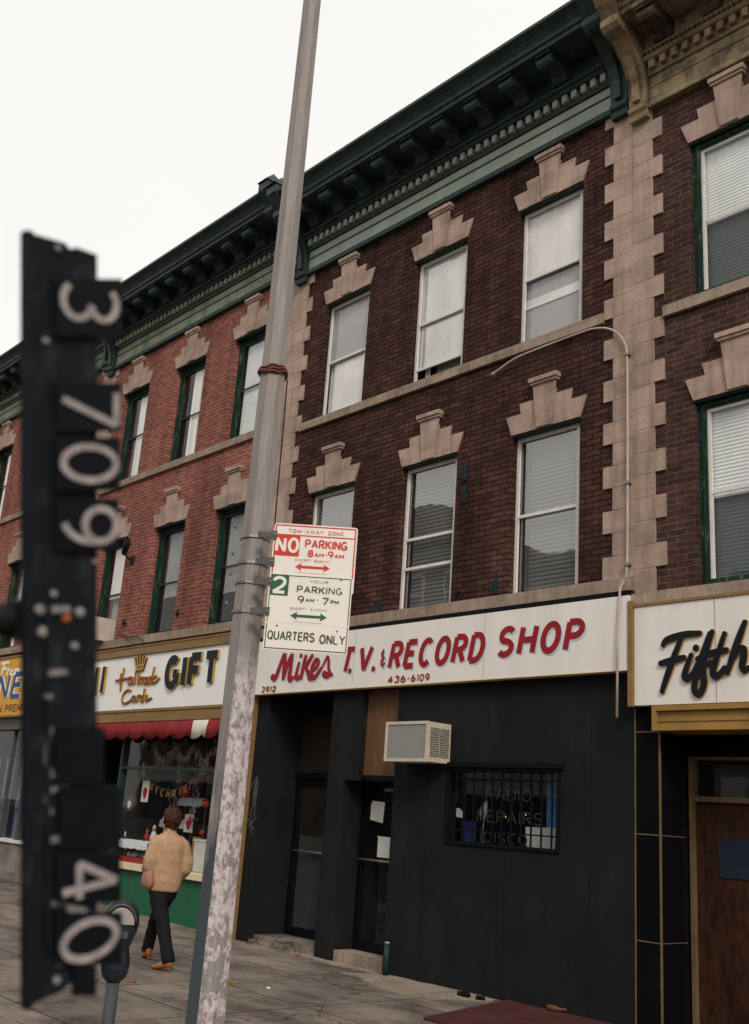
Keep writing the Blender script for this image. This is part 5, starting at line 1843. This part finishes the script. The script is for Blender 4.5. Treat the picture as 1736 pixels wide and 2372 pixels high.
for a, b in ((.165, .215), (.228, .325)):
    pn.rect(k, a, b, 2.750, 2.7525, lf)
k.build('faded_lettering', MT['sign_faint'], hsn)
for z in (2.975, 2.80):
    bracket(hsn, z)
bolt_heads(hsn, [(.075, 3.017), (.415, 3.012), (.07, 2.722), (.415, 2.712)])

# ------------------------------------------------------------------ parking meter
MX, MY = -6.07, -5.48
pm = thing('parking_meter', 'old blue grey parking meter on a post, half hidden behind the number board', 'parking meter', (MX, MY, 0))
MA = V(.497, .868, 0)                                           # across the face
MF = V(.868, -.497, 0)                                          # out of the face
k = MB()
k.tube([(MX, MY, 0), (MX, MY, .66)], .040, 14)
k.loft([(V(MX, MY, 0), (1, 0, 0), (0, 1, 0), .075, .075), (V(MX, MY, .02), (1, 0, 0), (0, 1, 0), .07, .07), (V(MX, MY, .03), (1, 0, 0), (0, 1, 0), .045, .045)], 14)
k.build('post', MT['meter_post'], pm)
k = MB()
H = [(.655, .046, .046), (.675, .066, .058), (.70, .078, .062), (.735, .086, .066), (.78, .084, .064), (.83, .072, .058), (.85, .072, .060), (.89, .086, .066), (.94, .103, .068), (.985, .112, .066), (1.03, .108, .060), (1.07, .095, .052), (1.10, .072, .040), (1.12, .035, .02), (1.125, .004, .004)]
k.loft([(V(MX, MY, z), MA, MF, a, b) for z, a, b in H], 18)
hd = k.build('meter_head', MT['meter'], pm)
k = MB()
ring = [(V(MX, MY, .985) + MF * (.066 - .018 * abs(math.sin(t))) + MA * (.092 * math.cos(t)) + V(0, 0, .108 * math.sin(t))) for t in [math.pi * i / 12 for i in range(13)]]
k.tube(ring, .012, 6)
k.build('window_rim', MT['meter'], hd)
k = MB()
vs = [V(MX, MY, .985) + MF * .076] + [V(MX, MY, .985) + MF * (.074 - .014 * abs(math.sin(t))) + MA * (.082 * math.cos(t)) + V(0, 0, .095 * math.sin(t)) for t in [math.pi * i / 12 for i in range(13)]]
k.add(vs, [(0, i, i + 1) for i in range(1, 13)], True)
k.build('meter_window', MT['meter_window'], hd)
o = V(MX, MY, .925) + MF * .067
MB().obox(o, MA, V(0, 0, 1), MF, (.0, -.02, -.004), (.05, .02, .006)).build('coin_plate', MT['steel_dark'], hd)
MB().tube([o + MA * -.03, o + MA * -.03 + MF * .02], .018, 10).build('turn_knob', MT['steel_dark'], hd)
k = MB()
k.obox(V(MX, MY, .75) + MF * .070, MA, V(0, 0, 1), MF, (-.024, -.024, -.004), (.024, .024, .003))
k.tube([V(MX, MY, .75) + MF * .066, V(MX, MY, .75) + MF * .082], .012, 10)
k.build('coin_box_lock', MT['meter'], hd)

# ------------------------------------------------------------------ the walking woman, seen from behind
WC = V(-10.69, -2.34, 0)
HF = V(-.985, .17, 0).normalized()                              # heading
HL = V(-HF.y, HF.x, 0)                                          # her left
UP = V(0, 0, 1)
def B(f, l, z):
    return WC + HF * f + HL * l + UP * z
wm_ = thing('person', 'woman with short auburn hair, tan jacket and black trousers walking away along the pavement', 'person', tuple(WC))
FL = V(-11.07, -2.20, 0) - WC
FRt = V(-10.33, -2.44, 0) - WC
fl_ = (FL.dot(HF), FL.dot(HL))
fr_ = (FRt.dot(HF), FRt.dot(HL))
def skin_body():
    v, e, r = [], [], []
    def add(p, rad, par=None):
        v.append(tuple(Vector(p) - WC))
        r.append(rad)
        if par is not None:
            e.append((par, len(v) - 1))
        return len(v) - 1
    pelvis = add(B(0, 0, .86), (.135, .10))
    waist = add(B(.01, 0, 1.03), (.115, .085), pelvis)
    chest = add(B(.015, 0, 1.22), (.135, .095), waist)
    top = add(B(.0, 0, 1.345), (.085, .075), chest)
    neck = add(B(.02, 0, 1.41), (.048, .05), top)
    h1 = add(B(.05, .005, 1.475), (.062, .075), neck)
    h2 = add(B(.052, .008, 1.545), (.075, .09), h1)
    h3 = add(B(.045, .008, 1.60), (.065, .08), h2)
    HD = (HF * .93 + HL * .37)
    HS = V(-HD.y, HD.x, 0)
    nose = add(B(.05, .008, 0) + HD * .108 + UP * 1.515, (.013, .013), h2)
    add(B(.05, .008, 0) + HD * .075 + UP * 1.455, (.030, .028), h1)
    for s in (1, -1):
        add(B(.048, .008, 0) + HS * (.086 * s) - HD * .005 + UP * 1.52, (.013, .022), h2)
    for s in (1, -1):
        sh = add(B(.0, .155 * s, 1.315), (.062, .062), top)
        el = add(B(-.05 if s < 0 else -.025, .215 * s, 1.06), (.042, .042), sh)
        wr = add(B(.12 if s < 0 else .09, (.205 if s < 0 else .19) * s, .90 if s < 0 else .975), (.028, .028), el)
        pa = add(B(.175 if s < 0 else .13, (.20 if s < 0 else .18) * s, .875 if s < 0 else .955), (.032, .02), wr)
        for fi, (dl, ln) in enumerate(((-.026, .055), (-.009, .064), (.008, .060), (.024, .046))):
            f1 = add(B((.20 if s < 0 else .152) + ln * .25, ((.198 if s < 0 else .178) + dl * .7) * s, (.858 if s < 0 else .937)), (.0095, .0095), pa)
            f2 = add(B((.20 if s < 0 else .152) + ln * .7, ((.196 if s < 0 else .176) + dl) * s, (.835 if s < 0 else .912)), (.0085, .0085), f1)
            add(B((.19 if s < 0 else .142) + ln * .75, ((.191 if s < 0 else .171) + dl) * s, (.808 if s < 0 else .885)), (.007, .007), f2)
        t1 = add(B(.175 if s < 0 else .13, (.168 if s < 0 else .148) * s, .865 if s < 0 else .945), (.011, .011), wr)
        add(B(.205 if s < 0 else .16, (.152 if s < 0 else .132) * s, .848 if s < 0 else .928), (.008, .008), t1)
    for s, knee, ank, toe in ((1, V(-10.50, -2.43, .50), V(-10.265, -2.44, .125), V(-10.40, -2.47, .045)), (-1, V(-10.95, -2.23, .48), V(-11.12, -2.20, .12), V(-11.24, -2.17, .045))):
        hip = add(B(.0, .080 * s, .80), (.080, .080), pelvis)
        kn = add(knee, (.036, .036), hip)
        an = add(ank, (.026, .026), kn)
        add(toe, (.028, .024), an)
    me = bpy.data.meshes.new('body')
    me.from_pydata(v, e, [])
    o = bpy.data.objects.new('body', me)
    link(o)
    o.parent = wm_
    sk = o.modifiers.new('skin', 'SKIN')
    sk.use_smooth_shade = True
    for i, d in enumerate(me.skin_vertices[0].data):
        d.radius = r[i]
        d.use_root = (i == 0)
    sb = o.modifiers.new('sub', 'SUBSURF')
    sb.levels = 1
    sb.render_levels = 2
    me.materials.append(MT['skin'])
    return o
skin_body()
def wob(rings, amp, seed):
    rnd = random.Random(seed)
    return [(c, a, b, r1 * (1 + rnd.uniform(-amp, amp)), r2 * (1 + rnd.uniform(-amp, amp))) for c, a, b, r1, r2 in rings]
# jacket: trunk and two sleeves in one garment
k = MB()
k.loft([(B(.0, 0, .772), HL, HF, 0.142, .120), (B(.0, 0, .768), HL, HF, 0.179, .150), (B(.0, 0, .785), HL, HF, 0.190, .160), (B(-.005, 0, .82), HL, HF, 0.188, .158), (B(-.01, 0, .88), HL, HF, 0.198, .165), (B(-.01, 0, .95), HL, HF, 0.196, .160), (B(-.015, 0, 1.03), HL, HF, 0.190, .152), (B(-.02, 0, 1.12), HL, HF, 0.192, .148), (B(-.02, 0, 1.21), HL, HF, 0.195, .142), (B(-.015, 0, 1.27), HL, HF, 0.195, .134), (B(-.01, 0, 1.325), HL, HF, 0.171, .118), (B(-.0, 0, 1.37), HL, HF, 0.123, .098), (B(.01, 0, 1.395), HL, HF, 0.081, .072), (B(.02, 0, 1.415), HL, HF, 0.059, .066), (B(.02, 0, 1.412), HL, HF, 0.049, .056)], 22)
for s in (1, -1):
    if s < 0:
        ax = [B(-.005, -0.100, 1.32), B(-.01, -0.150, 1.265), B(-.03, -0.182, 1.18), B(-.055, -0.207, 1.08), B(-.035, -0.218, 1.02), B(.02, -0.215, .975), B(.08, -0.209, .93), B(.125, -0.207, .90)]
    else:
        ax = [B(-.005, .100, 1.32), B(-.01, .150, 1.265), B(-.02, .182, 1.18), B(-.03, .205, 1.09), B(-.015, .212, 1.04), B(.02, .208, 1.01), B(.06, .200, .99), B(.095, .193, .978)]
    k.tube(ax, [.080, .092, .088, .084, .080, .074, .066, .058], 14)
for i in range(7):                                               # soft wool creases along hem and sleeves
    pass
jk = k.build('jacket', MT['jacket'], wm_)
def one_cloth(o, vox, sm, amp, sc):
    r = o.modifiers.new('weld', 'REMESH')
    r.mode = 'VOXEL'
    r.voxel_size = vox
    r.use_smooth_shade = True
    m = o.modifiers.new('soften', 'SMOOTH')
    m.factor = .5
    m.iterations = sm
    tx = bpy.data.textures.new('creases', 'CLOUDS')
    tx.noise_scale = sc
    d = o.modifiers.new('creases', 'DISPLACE')
    d.texture = tx
    d.strength = amp
    d.mid_level = .5
one_cloth(jk, .013, 9, .022, .11)
# trousers
k = MB()
k.loft([(B(.0, 0, .80), HL, HF, .165, .128), (B(.0, 0, .74), HL, HF, .160, .128), (B(.0, 0, .68), HL, HF, .13, .11)], 18)
k.tube([B(.0, .078, .80), V(-10.635, -2.425, .68), V(-10.565, -2.43, .58), V(-10.50, -2.43, .49), V(-10.42, -2.435, .36), V(-10.33, -2.44, .22), V(-10.262, -2.442, .10), V(-10.258, -2.442, .085)], [.098, .098, .088, .078, .073, .070, .075, .058], 14)
k.tube([B(.0, -.078, .80), V(-10.785, -2.255, .68), V(-10.875, -2.24, .57), V(-10.945, -2.23, .48), V(-11.01, -2.22, .36), V(-11.07, -2.21, .22), V(-11.118, -2.20, .095), V(-11.12, -2.20, .08)], [.098, .096, .086, .077, .070, .066, .068, .052], 14)
tr_ = k.build('trousers', MT['trousers'], wm_)
one_cloth(tr_, .013, 5, .018, .07)
# shoes: court shoes with a block heel
def shoe(f, l, yaw, pitch):
    d = (HF * math.cos(yaw) + HL * math.sin(yaw))
    s_ = V(-d.y, d.x, 0)
    o = WC + HF * f + HL * l
    def Q(a, z):
        return o + d * a + UP * (z + max(0.0, a + .1) * pitch)
    k = MB()
    k.loft([(Q(-.125, .085), s_, UP, .012, .026), (Q(-.11, .088), s_, UP, .034, .046), (Q(-.07, .080), s_, UP, .040, .044), (Q(-.02, .060), s_, UP, .040, .034), (Q(.03, .040), s_, UP, .046, .031), (Q(.09, .031), s_, UP, .046, .028), (Q(.13, .026), s_, UP, .035, .023), (Q(.152, .023), s_, UP, .012, .012)], 12)
    sh = k.build('shoe', MT['shoe'], wm_)
    k = MB()
    k.loft([(Q(-.088, .0), s_, d, .014, .014), (Q(-.09, .03), s_, d, .016, .016), (Q(-.088, .062), s_, d, .026, .026)], 9)
    k.build('heel', MT['shoe'], sh)
shoe(fl_[0] + .06, fl_[1], -.15, .0)
shoe(fr_[0] - .0, fr_[1] + .02, .40, .0)
# hair: a full curly crop
bm = bmesh.new()
bmesh.ops.create_icosphere(bm, subdivisions=4, radius=1.0)
HD = (HF * .93 + HL * .37)
HS = V(-HD.y, HD.x, 0)
hc = B(.03, .005, 1.565) - HD * .02
for v in bm.verts:
    p = v.co.copy()
    rr = V(p.x * .114, p.y * .110, p.z * .112 if p.z > 0 else p.z * .134)
    n1 = mnoise.noise(p * 2.6) * .010 + mnoise.noise(p * 7.5) * .018 + mnoise.noise(p * 15) * .016
    q = rr + p.normalized() * n1
    w = HD * q.x + HS * q.y + UP * q.z
    f = w.dot(HD)
    if f > .03 and w.z < .03:                                # leaves the face free
        w -= HD * (f - .03) * .85
        w -= HS * w.dot(HS) * .25
    v.co = hc + w - WC
me = bpy.data.meshes.new('hair')
bm.to_mesh(me)
bm.free()
for p in me.polygons:
    p.use_smooth = True
me.materials.append(MT['hair'])
ho = bpy.data.objects.new('hair', me)
link(ho)
ho.parent = wm_
# collar hint
k = MB()
k.tube([B(.02 + .06 * math.cos(t), .068 * math.sin(t), 1.408) for t in [RAD(60 + i * 24) for i in range(11)]], .013, 7)
k.build('collar', MT['jacket'], wm_)

# handbag on her left arm
bc = B(-.01, .205, .915)
hb = thing('handbag', 'rosy tan leather shoulder bag hanging at the left hip of the walking woman', 'handbag', tuple(bc - UP * .12))
k = MB()
k.loft([(bc - UP * .120, HF, HL, .045, .030), (bc - UP * .112, HF, HL, .090, .050), (bc - UP * .06, HF, HL, .115, .066), (bc, HF, HL, .108, .066), (bc + UP * .06, HF, HL, .085, .050), (bc + UP * .10, HF, HL, .060, .028), (bc + UP * .112, HF, HL, .05, .012)], 16)
k.build('bag_body', MT['bag'], hb)
k = MB()
k.tube([bc + UP * .09 + HF * .055, bc + UP * .16 + HF * .045, bc + UP * .21 - HL * .03, bc + UP * .16 - HF * .045, bc + UP * .09 - HF * .055], .008, 7)
k.build('strap', MT['bag'], hb)

# ------------------------------------------------------------------ number board on its stand, close to the lens
BR = V(.67236209, .73701495, .06883449)
BD = V(-.1658373, .24060919, -.95634994)
BF = V(-.72140642, .63159812, .28400106)
BO = V(0, -8.9656, 1.7) + BR * -.271 + BD * -.217 + BF * .80     # upper left corner of the board
BX = (BR * .0463 + BF * .04)
BW = BX.length
BX = BX.normalized()
BN = BX.cross(BD).normalized()
if BN.dot(BF) > 0:
    BN = -BN
nb = thing('number_board', 'dark upright number board with pale sideways digits close to the camera', 'number board', tuple(BO + BD * .6))
BL = .600
k = MB()
pb = Pen(BO, BX, BD, BN, .001)
pb.poly(k, [(0, 0), (BW * .55, .0035), (BW * .62, .0075), (BW * .72, .0055), (BW * 1.0, .0085), (BW * 1.0, .578), (BW * .72, .589), (BW * .5, .597), (0, .600)], -.006, .006)
board = k.build('board', MT['board'], nb)
k = MB()
pb.rect(k, 0, BW * .10, .0, .600, .0003, .004)
pb.rect(k, BW * .28, BW * .34, .29, .56, .0003, .003)
k.build('rail', MT['board'], board)
def tpos(y, s=0.0):
    return ((1128 + (y - 1128) * (1 + .05 * s)) - 510) / 1712 * BL
def number_tile(y0, y1, s1, ch, g0=0, g1=0, s0=.39):
    k = MB()
    pb.poly(k, [(BW * s0, tpos(y0, s0)), (BW * s1, tpos(y0, s1)), (BW * s1, tpos(y1, s1)), (BW * s0, tpos(y1, s0))], .0022, .003)
    t = k.build('number_tile', MT['tile_letter'], nb)
    if ch:
        # digits lie on their side: their tops point to the right edge
        k = MB()
        a, b = tpos(g0, .85), tpos(g1, .85)
        o = BO + BX * (BW * .435) + BD * a
        q = Pen(o, BD, BX, BN, .0012)
        q.text(k, ch, .003, 0, b - a - .003, BW * .835, .0055, .0053)
        k.build('digit', MT['chalk_white'], t)
number_tile(618, 742, 1.32, '3', 624, 718)
number_tile(846, 952, 1.30, '7', 856, 944)
number_tile(966, 1082, 1.29, '0', 978, 1068)
number_tile(1100, 1212, 1.27, '9', 1112, 1204)
number_tile(1602, 1727, 1.06, None)
number_tile(1732, 1868, 1.30, None, s0=.45)
number_tile(1876, 1985, 1.30, '4', 1886, 1976)
number_tile(2008, 2122, 1.32, '0', 2018, 2114)
number_tile(2126, 2190, .95, None, s0=.62)
for x, y, r in ((126, 550, .0034), (100, 754, .0036), (117, 1310, .0036), (88, 1345, .0054), (174, 1351, .0052), (94, 1394, .0056), (162, 1425, .0042), (106, 1535, .0042), (213, 1617, .0026), (211, 1713, .0050), (221, 1848, .0030), (124, 2160, .0038), (204, 1073, .0026), (207, 1239, .0026)):
    s = (x - 55) / (215 - 55)
    c = BO + BX * (BW * s) + BD * tpos(y, s) + BN * .0012
    k = MB()
    k.loft([(c - BN * .001, BX, BD, r * .85, r * .85), (c + BN * .0012, BX, BD, r * .8, r * .8), (c + BN * .0022, BX, BD, r * .4, r * .4)], 10)
    k.build('rivet', MT['screw'], board)
for pts, w in (([(111, 1608), (104, 1644), (105, 1690), (128, 1713), (153, 1697)], .0042), ([(147, 1728), (112, 1742), (103, 1762), (110, 1790)], .0036), ([(113, 1850), (146, 1846)], .0044), ([(108, 1483), (140, 1481)], .0042), ([(112, 1343), (148, 1343)], .0052), ([(118, 1990), (146, 1986)], .0042), ([(124, 2124), (152, 2118)], .0036), ([(150, 2000), (182, 2006)], .0050)):
    k = MB()
    pb.stroke(k, smooth_path([(BW * (x - 55) / 160, tpos(y, (x - 55) / 160)) for x, y in pts]), w, .0004, True)
    k.build('tile_clip', MT['screw'], board)
k = MB()
k.ball(BO + BX * (BW * .56) + BD * tpos(1364, .5) + BN * .0005, .0040, 8, 6)
k.build('rust_spot', MT['rust_orange'], nb)
# the holder: arm to the left and a stand down to the road
k = MB()
a0 = BO + BD * tpos(1372) + BN * -.018
k.obox(a0, BX, BD, BN, (.0, -.016, -.012), (.03, .016, .010))
a1 = a0 - BR * .16
k.tube([a0 + BX * .02, a0 - BR * .05, a1], .0135, 12)
k.tube([a1 + V(0, 0, .10), V(a1.x, a1.y, -.12)], .013, 12)
for i in range(3):
    t = i * 2 * math.pi / 3 + .5
    k.tube([V(a1.x, a1.y, .35), V(a1.x + .32 * math.cos(t), a1.y + .32 * math.sin(t), -.142)], .008, 8)
k.build('stand', MT['wire'], nb)

# ------------------------------------------------------------------ on the pavement
def flat(name, pts, z, mat, jitter=.0, n=4, kind='structure'):
    out = []
    for i, p in enumerate(pts):
        q = pts[(i + 1) % len(pts)]
        for j in range(n):
            t = j / n
            out.append((p[0] + (q[0] - p[0]) * t + random.uniform(-jitter, jitter), p[1] + (q[1] - p[1]) * t + random.uniform(-jitter, jitter)))
    k = MB()
    k.slab(out, z - .02, z)
    o = k.build(name, MT[mat])
    o['kind'] = kind
    return o
flat('pavement_patch', [(-11.3, .10), (-10.8, .02), (-9.56, -.02), (-9.45, -.12), (-9.62, -.16), (-10.2, -.22), (-10.7, -.10), (-11.2, -.06)], .012, 'patch', .035, 5)
flat('pavement_patch', [(-9.40, -.01), (-8.0, -.004), (-7.7, -.01), (-7.75, -.22), (-8.05, -.72), (-8.5, -.80), (-9.0, -.66), (-9.3, -.50), (-9.75, -.52), (-9.55, -.25)], .006, 'patch', .045, 5)

ht = thing('cellar_hatch', 'oxblood steel cellar hatch set flat in the pavement at the foot of the black wall', 'hatch', (-5.6, -.9, 0))
k = MB()
k.slab([(-7.60, -.03), (-7.22, -1.62), (-5.62, -1.62), (-5.62, -.03)], .002, .026)
k.build('leaf_plate', MT['hatch'], ht)
k = MB()
k.slab([(-5.60, -.03), (-5.60, -1.62), (-4.0, -1.62), (-4.0, -.03)], .002, .026)
k.build('leaf_plate', MT['hatch'], ht)
k = MB()
for x in (-6.6, -4.7):
    k.box(x, x + .2, -1.58, -1.5, .0262, .034)
k.build('hinge', MT['steel_dark'], ht)

sp_ = thing('standpipe', 'short dark teal capped pipe standing against the black wall', 'pipe', (-9.36, -.10, 0))
MB().tube([(-9.36, -.10, -.02), (-9.36, -.10, .345)], .033, 14).build('pipe', MT['teal_paint'], sp_)
k = MB()
k.loft([(V(-9.36, -.10, .346), (1, 0, 0), (0, 1, 0), .034, .034), (V(-9.36, -.10, .36), (1, 0, 0), (0, 1, 0), .030, .030), (V(-9.36, -.10, .365), (1, 0, 0), (0, 1, 0), .01, .01)], 14)
k.build('cap', MT['cement_cap'], sp_)

def litter(pts, h, name, mat, label, cat, group=None):
    k = MB()
    n = len(pts)
    cx, cy = sum(p[0] for p in pts) / n, sum(p[1] for p in pts) / n
    vs = [(x, y, .004 + rise(x) + random.uniform(0, h)) for x, y in pts] + [(cx, cy, h + .004 + rise(cx))] + [(x, y, .002 + rise(x)) for x, y in pts]
    fs = [(i, (i + 1) % n, n) for i in range(n)] + [(i, i + n + 1, (i + 1) % n + n + 1, (i + 1) % n) for i in range(n)]
    k.add(vs, fs)
    return tag(k.build(name, MT[mat]), label, cat, group)
def blob(cx, cy, r, st=1.0, n=9):
    return [(cx + r * st * math.cos(6.283 * i / n) * random.uniform(.6, 1.2), cy + r * math.sin(6.283 * i / n) * random.uniform(.6, 1.2)) for i in range(n)]
LG = 'litter on the pavement'
litter(blob(-7.99, -.24, .07, 1.3), .05, 'crumpled_rag', 'black_matte', 'black crumpled scrap lying on the pale cement by the black wall', 'litter', LG)
litter(blob(-7.80, -.22, .055, 1.2), .04, 'crumpled_rag', 'black_matte', 'smaller black scrap lying nearer the hatch by the black wall', 'litter', LG)
litter(blob(-9.05, -2.0, .025), .012, 'paper_scrap', 'paper', 'tiny white scrap lying alone on the open pavement right of the post', 'litter', LG)
litter(blob(-9.46, -2.15, .07, 1.5, 7), .02, 'dry_leaf', 'gold_card', 'yellowish leaf lying on the pavement just right of the lamp post', 'leaf', LG)
litter(blob(-9.85, -3.15, .09, 1.8, 7), .015, 'dry_leaf', 'leaf', 'long brown leaf lying on the pavement left of the lamp post', 'leaf', LG)
litter(blob(-14.2, -.22, .08, 1.5), .03, 'paper_scrap', 'paper', 'white scrap lying at the foot of the green bulkhead', 'litter', LG)
litter(blob(-20.5, -.4, .12, 1.5), .04, 'paper_scrap', 'paper', 'white scrap lying by the far left shop base', 'litter', LG)
litter(blob(-10.95, -.12, .03), .012, 'paper_scrap', 'red_plain', 'tiny red scrap lying on the cement before the second doorway', 'litter', LG)
bt = thing('bottle_neck', 'broken dark bottle lying against the wall beside the hatch', 'bottle', (-6.95, -.09, .026))
k = MB()
k.tube([(-7.02, -.10, .055), (-6.94, -.07, .05), (-6.90, -.06, .05), (-6.86, -.045, .055)], [.028, .030, .016, .012], 10)
k.build('glass', MT['letter_brown'], bt)
k = MB()
k.tube([(-6.862, -.046, .055), (-6.84, -.036, .057)], .014, 10)
k.build('lip', MT['steel_dark'], bt)
